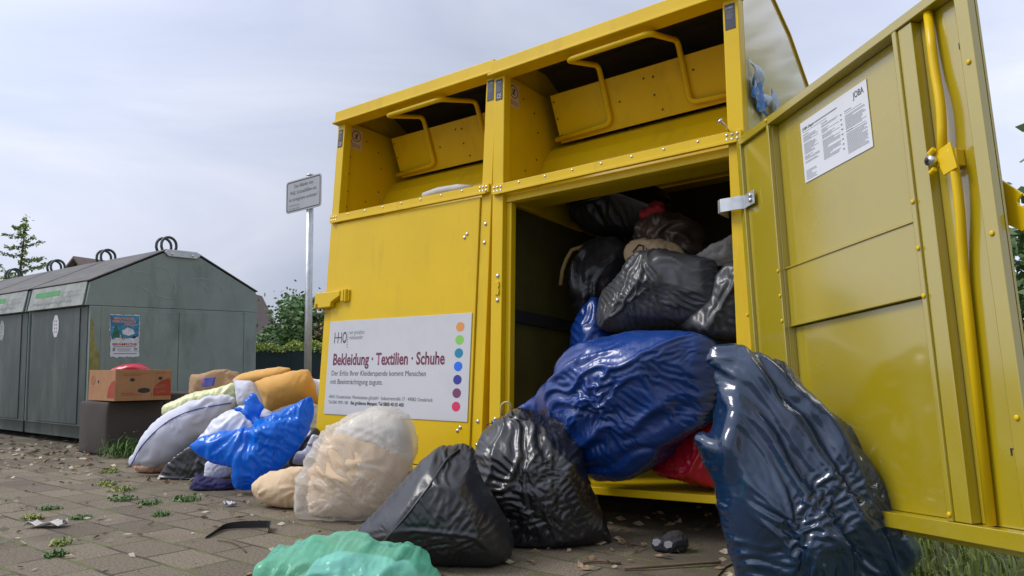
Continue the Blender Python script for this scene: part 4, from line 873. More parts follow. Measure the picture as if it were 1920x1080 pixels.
bb, _, _ = soft('rubbish_bag', 'big blue bin bag bulging out of the open bank', 'rubbish bag', 'big_blue', 'blue_plastic', h=.008, front=.20, back=.42, pw=.58, lumps=.028, seed=8, floor=None, dents=[(.05, .40, .10, .05), (-.05, .56, .14, .04), (.1, .52, .06, -.03)],
     film=dict(facets=4, fans=[(-.46, .32, .42, .020, 15)], runs=[((.9, 0, .35), .07, .014, .55)], crush=[(.10, .014, (.9, 0, .4), 2, .6)]), mylar=1.11)
soft('rubbish_bag', 'red plastic bag at the sill of the open bank', 'rubbish bag', 'red_bag', 'red_plastic', h=.010, front=.10, back=.22, floor=None, seed=2, film=dict(facets=3), mylar=1.2)
soft('rubbish_bag', 'dark grey bin bag lying on top of the big blue bag inside the bank', 'rubbish bag', 'grey_in', 'grey_plastic', h=.008, front=.18, back=.2, pw=.58, floor=None, lumps=.02, seed=3,
     film=dict(facets=5, fans=[(.02, 1.07, .28, .014, 13)]), mylar=1.2)
soft('rubbish_bag', 'charcoal bag wedged inside the bank against its right post', 'rubbish bag', 'dark_right', 'grey_plastic', h=.012, front=.14, back=.2, floor=None, seed=7, film=dict(facets=4), mylar=1.2)
soft('rubbish_bag', 'black bag high up at the back of the open bank', 'rubbish bag', 'black_top', 'black_glossy', h=.014, front=.2, back=.2, floor=None, seed=9, film=dict(facets=4), mylar=1.2)
soft('rubbish_bag', 'brown plastic bag behind the dark grey bag in the bank', 'rubbish bag', 'brown_in', 'brown_plastic', h=.012, front=.15, back=.15, floor=None, seed=11, film=dict(facets=6, fans=[(.0, 1.2, .25, .018, 9)], crush=[(.09, .028, (.6, 0, .6), 1.5, .75), (.04, .008, (.6, 0, .6), 1.5, .6)]), mylar=1.2)
lt, _, Vl = soft('paper_bag', 'tan paper bag scrawled with black marks inside the open bank', 'paper bag', 'lettered', 'tan_paper', h=.010, front=.07, back=.08, floor=None, seed=42, film=dict(facets=4, crush=[(.06, .016, (.8, 0, .3), 1.5, .8)]), mylar=1.08)
b = MB()
for x0, z0, x1, z1 in ((-.07, 1.09, -.04, 1.12), (-.04, 1.12, -.015, 1.11), (-.015, 1.11, -.02, 1.075), (-.02, 1.075, -.05, 1.07), (-.09, 1.07, -.075, 1.045), (-.075, 1.045, -.06, 1.065), (-.045, 1.055, -.03, 1.04), (.0, 1.10, .01, 1.075)):
    b.tube([(x0, on_front(Vl, x0, z0) - .001, z0), (x1, on_front(Vl, x1, z1) - .001, z1)], .003, 6)
b.build('scrawl', 'ink_black', lt)
soft('rubbish_bag', 'dark streaky bag pressed against the left wall inside the open bank', 'rubbish bag', 'dark_left', 'dark_plastic', h=.012, front=.12, back=.2, floor=None, seed=12, film=dict(facets=6, runs=[((.2, 0, 1), .05, .02, .7)], crush=[(.08, .025, (0, 0, 1), 2, .75), (.04, .008, (0, 0, 1), 2, .6)]), mylar=1.22)
soft('rubbish_bag', 'blue bag half hidden behind the dark grey bag inside the bank', 'rubbish bag', 'blue_in', 'blue_plastic', h=.012, front=.1, back=.2, floor=None, seed=41, film=dict(facets=4), mylar=1.2)
soft('clear_bag', 'crumpled clear bag beside the right post inside the open bank', 'plastic bag', 'clear_in', 'clear_film', h=.010, front=.06, back=.1, floor=None, seed=13, film=dict(facets=3, crush=[(.05, .012, (1, 0, .3), 1.6, .8)]), mylar=1.2)
soft('red_garment', 'bright red garment tucked under the bank ceiling', 'clothing', 'red_cloth', 'red_cotton', h=.006, front=.03, back=.04, floor=None, seed=44, film=dict(facets=4, crush=[(.03, .012, (.7, 0, .5), 1.6, .8)]), mylar=1.15)
b = MB(); b.tube(fillet([(.10, .52, 1.17), (.125, .46, 1.14), (.115, .44, 1.08), (.10, .43, 1.03), (.085, .43, .96)], .03), [.008] * 20, 8) if False else b.tube([(.20, .5, 1.17), (.14, .45, 1.145), (.115, .44, 1.10), (.10, .43, 1.05), (.088, .43, .98)], .010, 8)
o = b.build('strap', 'strap_tan', smooth=True); tag(o, 'tan strap hanging down the left wall inside the open bank', 'strap')
# beige bag of bedding
soft('duvet', 'cream duvet stuffed in the clear bag before the white sign', 'duvet', 'duvet_cream', 'cream_cotton', h=.011, front=.165, back=.14, pw=.5, lean=.1, grow=.97, seed=31, film=dict(fans=[(-.12, .25, .3, .016, 9)], runs=[((.75, 0, -.6), .055, .010, .6), ((.2, 0, .9), .09, .010, .4)], crush=[(.09, .010, (.7, 0, -.7), 1.6, .5)], relax=26), mylar=1.12)
soft('duvet', 'white duvet on top of the cream one in the clear bag', 'duvet', 'duvet_white', 'duvet_white', grow=.97, h=.012, front=.12, back=.14, lean=.1, floor=None, seed=32, film=dict(runs=[((.8, 0, -.5), .06, .012, .6)], crush=[(.08, .010, (.7, 0, -.7), 1.6, .6)], relax=26), mylar=1.12)
soft('clear_bag', 'clear plastic bag full of bedding standing before the white sign', 'plastic bag', 'clear_bag', 'clear_film', h=.0085, front=.235, back=.19, pw=.5, lean=.1, seed=22,
     lumps=.022, film=dict(facets=5, fans=[(-.19, .34, .36, .020, 13)], runs=[((.75, 0, -.6), .06, .010, .5)], crush=[(.10, .014, (.6, 0, -.7), 2, .6)]), mylar=1.12)
soft('pillow', 'cream pillow lying on the paving left of the clear bag', 'pillow', 'pillow_cream', 'cream_cotton', pw=.68, h=.009, front=.10, back=.12, seed=35, film=dict(fans=[(.13, .08, .16, .014, 13), (-.13, .06, .16, .006, 9)], runs=[((.9, 0, .2), .04, .006, .5)], crush=[(.05, .006, (.7, 0, .3), 1.6, .6)], relax=20), mylar=1.12)
# heap at the left bank
tb, _, _ = soft('plastic_bag', 'bright blue thin plastic bag with knotted top at the front of the heap', 'plastic bag', 'thin_blue', 'blue_film', h=.0085, front=.075, back=.09, pw=.6, lean=.12, seed=14, dents=[(.1, .30, .06, .06), (.0, .25, .05, -.04)],
     film=dict(facets=4, fans=[(.02, .36, .32, .014, 13)], runs=[((.1, 0, 1), .08, .012, .5)]), mylar=1.21)
soft('pillow', 'white pillow showing behind the knot of the blue bag', 'pillow', 'white_mid', 'white_plastic', h=.011, front=.09, back=.12, floor=None, seed=34, film=dict(fans=[(.05, .4, .25, .014, 11)], runs=[((.6, 0, .7), .05, .008, .5)], crush=[(.07, .01, (.7, 0, .6), 1.6, .5)]), mylar=1.14)
pp, bdp, Vp = soft('pillow', 'long white pillow with dark blue piping sloping down to the paving', 'pillow', 'piped', 'white_cotton', pw=.68, h=.012, front=.09, back=.10, lean=-.1, seed=33, film=dict(fans=[(.27, .40, .35, .018, 11), (-.27, .06, .3, .014, 9)], runs=[((.75, 0, .6), .06, .014, .6), ((.2, 0, 1), .05, .006, .4)], crush=[(.09, .008, (.7, 0, .6), 2, .5)], relax=24), mylar=1.09)
pts = [(-.275, .055), (-.245, .09), (-.20, .155), (-.12, .24), (-.03, .315), (.08, .365), (.2, .39), (.29, .405)]
P = [(x, on_front(Vp, x, z) - .001, z) for x, z in pts]; seamline('piping', 'piping_blue', pp, fillet(P, .05, 4), .0032)
soft('plastic_bag', 'pale yellow filled plastic bag behind the piped pillow', 'plastic bag', 'pale_yellow', 'pale_yellow_plastic', h=.011, front=.08, back=.12, floor=None, seed=18, film=dict(facets=3, runs=[((.9, 0, .4), .05, .008, .5)], crush=[(.06, .008, (.9, 0, .4), 1.8, .6)]), mylar=1.13)
soft('cushion', 'mustard yellow square cushion on top of the heap', 'cushion', 'yellow_front', 'yellow_cotton', pw=.68, h=.010, front=.10, back=.08, floor=None, seed=36, film=dict(fans=[(-.18, .52, .2, .008, 9), (.12, .58, .16, .008, 9), (.16, .38, .18, .008, 9)], runs=[((.7, 0, .5), .07, .006, .45)], relax=26), mylar=1.06)
soft('cushion', 'flat mustard yellow cushion behind the square one', 'cushion', 'yellow_back', 'yellow_cotton', pw=.68, h=.011, front=.10, back=.10, ex=.025, floor=None, mylar=1.06)
soft('pillow', 'small white pillow left of the square yellow cushion', 'pillow', 'white_small', 'white_cotton', pw=.68, h=.011, front=.07, back=.09, ex=.04, floor=None, mylar=1.08)
soft('pillow', 'white pillow edge peeping out beside the yellow post behind the square cushion', 'pillow', 'white_far', 'white_cotton', pw=.68, h=.012, front=.07, back=.07, ex=.03, floor=None)
pb, _, Vk = soft('paper_bag', 'crumpled brown paper bag on the far side of the heap', 'paper bag', 'paper_bag', 'kraft_paper', h=.011, front=.10, back=.12, pw=.35, floor=None, seed=20, film=dict(facets=6, crush=[(.08, .014, (.5, 0, .6), 1.5, .8)]))
soft('rubbish_bag', 'black bin bag squashed under the white piped pillow', 'rubbish bag', 'black_under', 'black_plastic', h=.011, front=.10, back=.35, seed=15, film=dict(facets=4), mylar=1.2)
soft('floral_cushion', 'floral patterned cushion under the tip of the piped pillow', 'cushion', 'floral', 'floral_cloth', pw=.68, h=.010, front=.07, back=.1, ex=.04)
soft('garment', 'crumpled navy garment on the paving below the blue bag', 'clothing', 'navy_cloth', 'navy_cotton', h=.008, front=.06, back=.1, ex=.07, gather=[(-.05, .05, .06, .06)])
soft('garment', 'white cloth hanging out below the blue bag', 'clothing', 'white_cloth', 'white_cotton', h=.009, front=.03, back=.08, ex=.05)
soft('rubbish_bag', 'dark bag in the gap between the blue bag and the yellow post', 'rubbish bag', 'dark_heap', 'black_plastic', h=.012, front=.06, back=.2, seed=16, film=dict(facets=3, crush=[(.06, .012, (.3, 0, .9), 1.8, .6)]), mylar=1.12)
soft('plastic_scrap', 'white film scrap between the blue bag and the clear bag', 'plastic scrap', 'white_film', 'white_plastic', h=.009, front=.03, back=.04, floor=None, seed=17, film=dict(facets=2, crush=[(.04, .014, (.3, 0, .9), 1.6, .8)]), mylar=1.1)
b = MB(); b.add([(-2.26, .03, .54), (-2.20, .075, .545), (-2.195, .06, .49), (-2.25, .02, .485), (-2.265, .045, .54), (-2.205, .09, .545), (-2.2, .075, .49), (-2.255, .035, .485)], [(0, 1, 2, 3), (7, 6, 5, 4), (0, 4, 5, 1), (1, 5, 6, 2), (2, 6, 7, 3), (3, 7, 4, 0)])
mat('packet_blue', (0.05, 0.06, 0.32), 0.35, var=0.3, vscale=20, dirt=(0.5, 0.1, 0.12), dirt_at=(0.55, 0.62), dscale=25)
tag(b.build('packet', 'packet_blue', bevel=.004), 'small blue and red packet leaning on the brown paper bag', 'packet')
# hidden body of the heap: what the cushions lie on
soft('rubbish_bag', 'large white bag buried in the heap below the cushions', 'rubbish bag', 'heap_core', 'white_plastic', h=.02, front=.22, back=.25, ex=.04)
# mint bag in the foreground
mb, _, _ = soft('plastic_bag', 'translucent mint green plastic bag lying nearest the camera', 'plastic bag', 'mint', 'mint_film', h=.0075, front=.17, back=.16, pw=.5, lumps=.008, seed=9, grow=.95, dents=[(-.02, .13, .1, -.04)],
     film=dict(facets=6, fans=[(-.22, .03, .34, .024, 15), (.16, .19, .18, .014, 11)], runs=[((1, 0, -.1), .06, .016, .6)], crush=[(.08, .016, (1, 0, 0), 2, .65)]), mylar=1.2)
mb.scale = (1, 1, .86); mc, _, _ = soft('garment', 'pale blue clothes inside the mint green bag', 'clothing', 'mint_in', 'mint_contents', h=.011, front=.085, back=.08, grow=.9, seed=23, film=dict(facets=4, runs=[((1, 0, .1), .05, .012, .6)], crush=[(.06, .014, (.8, 0, .2), 1.5, .7)], relax=22), mylar=1.15)
mc.scale = (1, 1, .84)

# ------------------------------------------------------------------ box, poufs
def cushion_box(name, label, cat, loc, rz, sx, sy, sz, m, group=None, e=.02, puff=.015):
    """upholstered cube: rounded edges, slightly bulging sides, seam welts"""
    bm = bmesh.new(); bmesh.ops.create_cube(bm, size=1.0); bmesh.ops.subdivide_edges(bm, edges=bm.edges, cuts=11, use_grid_fill=True)
    for v in bm.verts:
        x, y, z = v.co * 2
        k = Vector((x * (1 - .5 * 0), y, z)); bx = (1 - y * y) * (1 - z * z); by = (1 - x * x) * (1 - z * z); bz = (1 - x * x) * (1 - y * y)
        px = x * (sx / 2) + math.copysign(puff * bx, x) * (abs(x) > .99); py = y * (sy / 2) + math.copysign(puff * by, y) * (abs(y) > .99); pz = z * sz / 2 + (puff * .6 * bz if z > .99 else 0)
        wob = noise.noise(Vector((x * 1.3 + loc[0] * 9, y * 1.3, z * 1.3))) * .012
        v.co = Vector((px + wob, py + wob * .7, pz + sz / 2))
        if v.co.z < .003: v.co.z = .003
    me = bpy.data.meshes.new(name); bm.to_mesh(me); bm.free(); o = link(name, me, m, None, bevel=0, smooth=True)
    bv = o.modifiers.new('bevel', 'BEVEL'); bv.width = .012; bv.segments = 3; bv.limit_method = 'ANGLE'; bv.angle_limit = R(50)
    o.location = loc; o.rotation_euler = (0, 0, rz); return tag(o, label, cat, group)
cushion_box('pouf', 'dark brown cube pouf carrying the cardboard box', 'pouf', (-3.575, .185, 0), R(3), .40, .40, .365, 'pouf_fabric', 'dark brown poufs')
cushion_box('pouf', 'dark brown cube pouf beside the box, half hidden by the piped pillow', 'pouf', (-3.60, .635, 0), R(-2), .44, .44, .415, 'pouf_fabric', 'dark brown poufs')
bx = empty('cardboard_box', 'worn brown cardboard fruit box with red print on the front pouf', 'cardboard box', (-3.485, .195, .374), R(90))
BW, BD, BH, th = .40, .40, .215, .006
def holed(x0, x1, z0, z1, holes, y, axis='y'):
    pass
b = MB(); b.box(-BW / 2, BW / 2, -BD / 2, -BD / 2 + th, 0, BH); b.box(-BW / 2, BW / 2, BD / 2 - th, BD / 2, 0, BH * .97); b.box(-BW / 2, -BW / 2 + th, -BD / 2 + th, BD / 2 - th, 0, BH * .985); b.box(BW / 2 - th, BW / 2, -BD / 2 + th, BD / 2 - th, 0, BH); b.box(-BW / 2 + th, BW / 2 - th, -BD / 2 + th, BD / 2 - th, 0, th)
b.build('carton', 'cardboard', bx, bevel=.002)
def hole(cx, cz, rx, rz, left=False):
    b = MB(); n = 16
    if left: b.add([(-BW / 2 - .0008, cx + rx * math.cos(2 * math.pi * k / n), cz + rz * math.sin(2 * math.pi * k / n)) for k in range(n)], [tuple(range(n))])
    else: b.add([(cx + rx * math.cos(2 * math.pi * k / n), -BD / 2 - .0008, cz + rz * math.sin(2 * math.pi * k / n)) for k in range(n)], [tuple(range(n))])
    b.build('hand_hole', 'rubber', bx)
hole(-.085, .145, .018, .012); hole(.115, .155, .016, .012); hole(.0, .07, .045, .018); hole(.05, .13, .012, .012, True)
b = MB(); n = 12; b.add([(BW / 2 - .001, -BD / 2 - .0009, .03)] + [(BW / 2 - .001 - .145 * math.cos(a), -BD / 2 - .0009, .03 + .125 * math.sin(a)) for a in np.linspace(0, 1.5, n)], [tuple(range(n + 1))]); b.build('printed_mark', 'cardboard_red', bx)
b = MB(); b.add([(-BW / 2 - .0009, -BD / 2 + .01, .02)] + [(-BW / 2 - .0009, -BD / 2 + .01 + .10 * math.cos(a), .02 + .12 * math.sin(a)) for a in np.linspace(0, 1.57, n)], [tuple(range(n + 1))]); b.build('printed_mark', 'cardboard_red', bx)
b = MB(); n = 20
for r0, r1 in ((.032, .029), (.020, .017)): b.add([(-BW / 2 - .0009, .13 + q * math.cos(2 * math.pi * k / n), .14 + q * math.sin(2 * math.pi * k / n)) for q in (r0, r1) for k in range(n)], [(k, (k + 1) % n, n + (k + 1) % n, n + k) for k in range(n)])
b.build('printed_ring', 'cardboard_red', bx)
b = MB()
for z0, x0, x1 in ((.185, -.15, .02), (.172, -.15, -.03), (.05, -.16, -.07), (.038, -.16, -.02), (.19, .08, .16)): b.add([(x0, -BD / 2 - .0008, z0), (x1, -BD / 2 - .0008, z0), (x1, -BD / 2 - .0008, z0 + .004), (x0, -BD / 2 - .0008, z0 + .004)], [(0, 1, 2, 3)])
b.build('printed_line', 'cardboard_red', bx)
b = MB(); b.box(.06, .065, -BD / 2 - .0012, -BD / 2, 0, BH); b.build('board_edge', 'kraft_paper', bx)
o = text('lettering', 'GUSTI', .07, .085, .035, 'cardboard', bx, -BD / 2 - .0014, width=.075); o.rotation_euler = (0, 0, 0)
o = text('lettering', 'LUNG', .095, .05, .032, 'cardboard', bx, -BD / 2 - .0014, width=.06)
soft('plastic_bag', 'red plastic bag sticking out of the cardboard box', 'plastic bag', 'box_red', 'red_plastic', h=.010, front=.10, back=.10, floor=None, seed=19, film=dict(facets=2, crush=[(.06, .006, (.9, 0, .1), 1.8, .6)]))

# ------------------------------------------------------------------ small things on the ground and the banks
b = MB(); path = [(-.468, -.985, .006), (-.515, -.92, .010), (-.555, -.86, .013), (-.51, -.80, .014), (-.45, -.752, .014), (-.435, -.745, .013), (-.365, -.80, .008)]
pf = fillet(path, .03, 5); vs = []
for i, p in enumerate(pf):
    h_ = .004 + .010 * min(1, i / 14); vs += [(p.x, p.y, max(.002, p.z - .012)), (p.x + .004, p.y + .003, p.z + h_)]
nn = len(pf); b.add(vs, [(2 * i, 2 * i + 2, 2 * i + 3, 2 * i + 1) for i in range(nn - 1)]); o = b.build('strap', 'rubber'); sd = o.modifiers.new('thickness', 'SOLIDIFY'); sd.thickness = .003
tag(o, 'flat black strap lying bent on the paving', 'strap')
def crumpled_bit(name, label, cat, loc, rz, sx, sy, sz, m, seed):
    random.seed(seed); vs = []; n = 7
    for j in range(n):
        for i in range(n):
            u, v = i / (n - 1) - .5, j / (n - 1) - .5; z = .006 + sz * abs(noise.noise(Vector((u * 3.1 + seed, v * 3.3, seed)))) * 2
            vs.append((u * sx * (1 + .5 * noise.noise(Vector((v * 3, seed, 0)))), v * sy * (1 + .5 * noise.noise(Vector((u * 3, 0, seed)))), z))
    b = MB(); b.add(vs, [(j * n + i, j * n + i + 1, (j + 1) * n + i + 1, (j + 1) * n + i) for j in range(n - 1) for i in range(n - 1)])
    o = b.build(name, m, smooth=True); s = o.modifiers.new('thickness', 'SOLIDIFY'); s.thickness = .0015; o.location = loc; o.rotation_euler = (0, 0, rz); return tag(o, label, cat)
crumpled_bit('paper_scrap', 'torn pale paper scrap on the paving at the left', 'paper', (-1.12, -1.235, 0), .7, .13, .06, .022, 'litter_paper', 3)
crumpled_bit('paper_scrap', 'tiny white paper scrap between the strap and the cream pillow', 'paper', (-.96, -.58, 0), .5, .045, .03, .02, 'white_cotton', 8)
V, F, _, _ = inflate('sock', h=.006, front=.04, back=.035, ex=.10, floor=.002)
me = bpy.data.meshes.new('sock'); me.from_pydata(V.tolist(), [], F.tolist()); so_ = link('sock', me, 'dark_cloth', smooth=True, subd=1); so_.location = (.90, -.17, 0); so_.rotation_euler = (0, 0, R(37))
tag(so_, 'balled black and white sock on the dirt below the sill', 'sock')
for x, z in ((-.046, .033), (-.012, .03)):
    b = MB(); b.add([(x + rx * .014, on_front(V, x, z) - .003, z + rz * .012) for rx, rz in ((-1, -.3), (-.4, -1), (.8, -.7), (1, .5), (.2, 1), (-.8, .8))], [(0, 1, 2, 3, 4, 5)]); b.build('white_patch', 'sign_white', so_)
def stick(label, pts, r):
    b = MB(); b.tube(fillet(pts, .03, 3), r, 8); tag(b.build('twig', 'twig', smooth=True), label, 'twig')
stick('long dry twig on the dirt between the sock and the navy bag', [(.90, -.47, .007), (.96, -.42, .010), (1.0, -.36, .008), (1.06, -.30, .012), (1.10, -.24, .008)], .0045)
stick('thin dark twig on the paving behind the mint bag', [(-.40, -.98, .004), (-.33, -.97, .006), (-.24, -.99, .005), (-.17, -1.02, .004)], .0022)
stick('short dark twig in front of the sock', [(.76, -.50, .005), (.80, -.44, .008), (.86, -.42, .005)], .004)
# blue and white film caught between the right bank and its door
def scrap(pts, label):
    vs = []; n = 9; P = [Vector(p) for p in pts]
    for j in range(n):
        for i in range(n):
            u, v = i / (n - 1), j / (n - 1); p = P[0] * (1 - u) * (1 - v) + P[1] * u * (1 - v) + P[2] * u * v + P[3] * (1 - u) * v
            vs.append((p.x + .012 + .03 * abs(noise.noise(p * 14)) + .012 * math.sin(9 * u + 4 * v), p.y, p.z + .01 * noise.noise(p * 20)))
    b = MB(); b.add(vs, [(j * n + i, j * n + i + 1, (j + 1) * n + i + 1, (j + 1) * n + i) for j in range(n - 1) for i in range(n - 1)])
    o = b.build('plastic_scrap', 'scrap_print', smooth=True); o.matrix_world = MR; s = o.modifiers.new('thickness', 'SOLIDIFY'); s.thickness = .0012; return tag(o, label, 'plastic scrap')
mat('scrap_print', (0.50, 0.56, 0.62), 0.3, var=0.15, vscale=12, dirt=(0.03, 0.16, 0.42), dirt_at=(0.46, 0.54), dscale=9, bump=0.2, bscale=40)
scrap([(W, .05, 1.64), (W, .20, 1.60), (W, .24, 1.70), (W, .065, 1.80)], 'blue and white printed film caught on the side of the open bank')
scrap([(W, .25, 1.52), (W, .42, 1.60), (W, .36, 1.68), (W, .29, 1.77)], 'narrow blue film flap beside the larger printed film')
# rolled paper on the left bank's ledge
b = MB(); b.tube([(.70, .012, RZ1 + .016), (.80, .014, RZ1 + .022), (.92, .02, RZ1 + .02), (1.0, .03, RZ1 + .014)], [.014, .02, .02, .012], 10); o = b.build('paper_roll', 'litter_paper', smooth=True); o.matrix_world = ML; tag(o, 'white paper roll lying on the ledge of the left chute', 'paper')

# ------------------------------------------------------------------ vegetation
def np_mesh(name, V, F4, m, parent=None):
    me = bpy.data.meshes.new(name); k = F4.shape[1]; me.vertices.add(len(V)); me.vertices.foreach_set('co', V.astype(np.float32).ravel())
    me.loops.add(F4.size); me.loops.foreach_set('vertex_index', F4.astype(np.int32).ravel()); me.polygons.add(len(F4))
    me.polygons.foreach_set('loop_start', np.arange(0, F4.size, k, dtype=np.int32)); me.polygons.foreach_set('loop_total', np.full(len(F4), k, dtype=np.int32)); me.update(calc_edges=True); me.validate()
    me.materials.append(MAT[m]); o = bpy.data.objects.new(name, me); COL.objects.link(o)
    if parent: o.parent = parent
    return o
def leaves(P, size, rs, flat=.3, lng=1.0):
    n = len(P); d = rs.normal(size=(n, 3)); d[:, 2] *= flat; d /= np.linalg.norm(d, axis=1)[:, None] + 1e-9
    q = rs.normal(size=(n, 3)); q[:, 2] *= .6; s = np.cross(d, q); s /= np.linalg.norm(s, axis=1)[:, None] + 1e-9; L = (size * rs.uniform(.6, 1.4, n))[:, None]
    V = np.stack([P - d * L * .5 * lng, P + s * L * .3, P + d * L * .5 * lng, P - s * L * .3], 1).reshape(-1, 3)
    return V, np.arange(4 * n).reshape(-1, 4)
def clumpy(c, r, n, rs, ncl=30, cl=.28, shell=.6):
    """points gathered in clumps over an ellipsoid, thinner inside"""
    c = np.array(c, float); r = np.array(r, float); d = rs.normal(size=(ncl, 3)); d /= np.linalg.norm(d, axis=1)[:, None]; cc = d * (rs.uniform(shell, 1, ncl) ** .6)[:, None]
    k = rs.randint(0, ncl, n); p = cc[k] + rs.normal(size=(n, 3)) * cl * rs.uniform(.4, 1, ncl)[k][:, None]; return c + p * r
def tree(name, label, base, h, crowns, m, size, n, seed, cat='tree', trunk_r=.12, group=None, m2=None):
    rs = np.random.RandomState(seed); t = empty(name, label, cat, base, 0, group)
    b = MB(); top = Vector((0, 0, h * .75)); b.tube([(0, 0, -.1), (.03 * h, 0, h * .3), (0, .02 * h, h * .55), tuple(top)], [trunk_r, trunk_r * .8, trunk_r * .55, trunk_r * .25], 8)
    for c, r in crowns:
        for _ in range(4):
            d = Vector(rs.normal(size=3)).normalized(); e_ = Vector(c) + Vector((d.x * r[0], d.y * r[1], abs(d.z) * r[2])) * .75; s_ = Vector((0, 0, min(h * .5, max(.2, c[2] - r[2] * .7))))
            b.tube([tuple(s_), tuple((s_ + e_) / 2 + Vector((0, 0, .1))), tuple(e_)], [trunk_r * .4, trunk_r * .25, trunk_r * .08], 6)
    b.build('trunk', 'bark', t, smooth=True)
    tot = sum(r[0] * r[1] * r[2] for _, r in crowns); Ps = [clumpy(c, r, int(n * r[0] * r[1] * r[2] / tot), rs) for c, r in crowns]; P = np.vstack(Ps); P = P[P[:, 2] > .05]
    V, F = leaves(P, size, rs); np_mesh('crown', V, F, m, t)
    if m2:
        P = np.vstack([clumpy(c, np.array(r) * 1.0, int(.12 * n / len(crowns)), rs, 7) for c, r in crowns]); V, F = leaves(P, size, rs); np_mesh('crown', V, F, m2, t)
    return t
tree('garden_tree', 'broad green tree rising above the clipped hedge', (-37.3, 28.0, -.25), 5.6, [((0, 0, 3.7), (2.5, 2.5, 1.7)), ((-1.3, -1.0, 2.8), (1.5, 1.5, 1.0)), ((1.2, .9, 3.3), (1.8, 1.8, 1.7)), ((.3, .3, 4.6), (1.5, 1.5, .9))], 'leaf_dark', .30, 11000, 3)
tree('garden_tree', 'russet leaved tree at the yellow post above the hedge', (-33.0, 26.5, 0), 4.2, [((0, 0, 2.9), (1.3, 1.3, 1.1)), ((.5, .3, 2.0), (1.4, 1.4, .7))], 'leaf_russet', .28, 1800, 4, m2='leaf_yellowgreen')
tree('clipped_shrub', 'rounded dark shrub above the hedge at the house roof', (-34.2, 22.7, 0), 2.5, [((0, 0, 2.0), (.55, .55, .55))], 'leaf_dark', .16, 1100, 5, cat='shrub', trunk_r=.06)
for k, (x, y, h_, s_) in enumerate(((2.0, 13.4, 3.7, 7), (5.9, 13.6, 8.7, 8), (9.6, 14.6, 7.8, 9))):
    q_ = 1.6 if k else 1.0
    tree('edge_tree', ['dense green tree at the right edge behind the open door', 'green tree reflected in the side of the open bank, nearer one', 'green tree reflected in the side of the open bank, farther one'][k], (x, y, 0), h_,
         [((0, 0, h_ * .5), (1.7 * q_, 1.7, h_ * .38)), ((-.6, -.3, h_ * .28), (1.5 * q_, 1.4, h_ * .26)), ((.7, .2, h_ * .62), (1.2 * q_, 1.2, h_ * .34))], 'leaf_green', .19 * q_, 7500, s_, trunk_r=.14, group='trees beyond the grass')
# larch: whorls of bare-looking shoots with needle tufts
def larch(base, h, seed):
    rs = np.random.RandomState(seed); t = empty('larch_tree', 'young light green larch with sparse branches beyond the recycling containers', 'tree', base)
    b = MB(); top = (.16, .05, h); b.tube([(0, 0, 0), (.06, 0, h * .4), (.1, .02, h * .7), top], [.06, .045, .03, .008], 8); P = []
    for k in range(34):
        f = .32 + .66 * (k + rs.uniform(-.2, .2)) / 34; z = f * h; a = rs.uniform(0, 2 * math.pi) if k % 2 else rs.choice([R(37), R(217)]) + rs.normal() * .4
        L = (1 - f) ** .75 * 1.45 * rs.uniform(.55, 1.15) + .12; o = Vector((.16 * f, .05 * f, z)); dv = Vector((math.cos(a), math.sin(a), 0))
        pts = [o + dv * L * q + Vector((0, 0, L * (.34 * q * q - .12 * q + .05 * rs.normal()))) for q in (0, .35, .7, 1)]; b.tube([tuple(p) for p in pts], [.014, .01, .007, .003], 5)
        for q in np.linspace(.1, 1, int(6 + L * 16)):
            i = min(2, int(q * 3)); f2 = q * 3 - i; p = pts[i] * (1 - f2) + pts[i + 1] * f2
            for _ in range(4): P.append(np.array(p) + rs.normal(size=3) * (.02 + .03 * (1 - f)) + np.array([0, 0, -.02]))
    for z in np.linspace(h * .62, h, 40):
        for _ in range(6): f = z / h; P.append(np.array([.16 * f, .05 * f, z]) + rs.normal(size=3) * np.array([.05, .05, .05]))
    b.build('trunk', 'bark', t, smooth=True); V, F = leaves(np.array(P), .062, rs, .8, 1.4); np_mesh('crown', V, F, 'larch_needles', t)
larch((-18.5, 4.62, 0), 4.3, 12)
tree('garden_shrub', 'light green bush at the left edge behind the recycling containers', (-25.9, 6.3, 0), 3.4, [((0, 0, 2.6), (1.5, 1.5, .85)), ((1.0, .8, 2.3), (.8, .8, .6))], 'leaf_yellowgreen', .22, 1500, 15, cat='shrub', trunk_r=.07)
# hedge growing over a dark privacy screen
hd = empty('privacy_fence', 'dark green privacy screen fence under the hedge top', 'fence', (-31.6, 22.2, 0), R(37.2))
b = MB(); b.box(-6.5, 6, -.02, .02, -.1, 1.66); b.build('screen', 'privacy_mesh', hd)
for x in np.arange(-6, 6, 2.0):
    b = MB(); b.tube([(x, -.05, -.1), (x, -.05, 1.7)], .03, 8); b.build('fence_post', 'privacy_mesh', hd, smooth=True)
rs = np.random.RandomState(9); n = 9000; P = np.stack([rs.uniform(-6.5, 6, n), rs.normal(.25, .22, n), np.zeros(n)], 1)
P[:, 2] = 1.56 + rs.uniform(0, 1, n) ** .8 * (.50 + .14 * np.sin(P[:, 0] * 2.1) + .1 * np.sin(P[:, 0] * 5.3 + 1)) - .12 * rs.uniform(0, 1, n) * (rs.uniform(0, 1, n) < .3)
ht = empty('hedge', 'yellow-green clipped hedge spilling over the dark privacy screen', 'hedge', (-31.6, 22.2, 0), R(37.2)); V, F = leaves(P, .13, rs, .6); np_mesh('foliage', V, F, 'leaf_yellowgreen', ht)
b = MB(); b.box(-6.4, 5.9, .05, .5, 0, 1.9); b.build('branches', 'leaf_dark', ht)
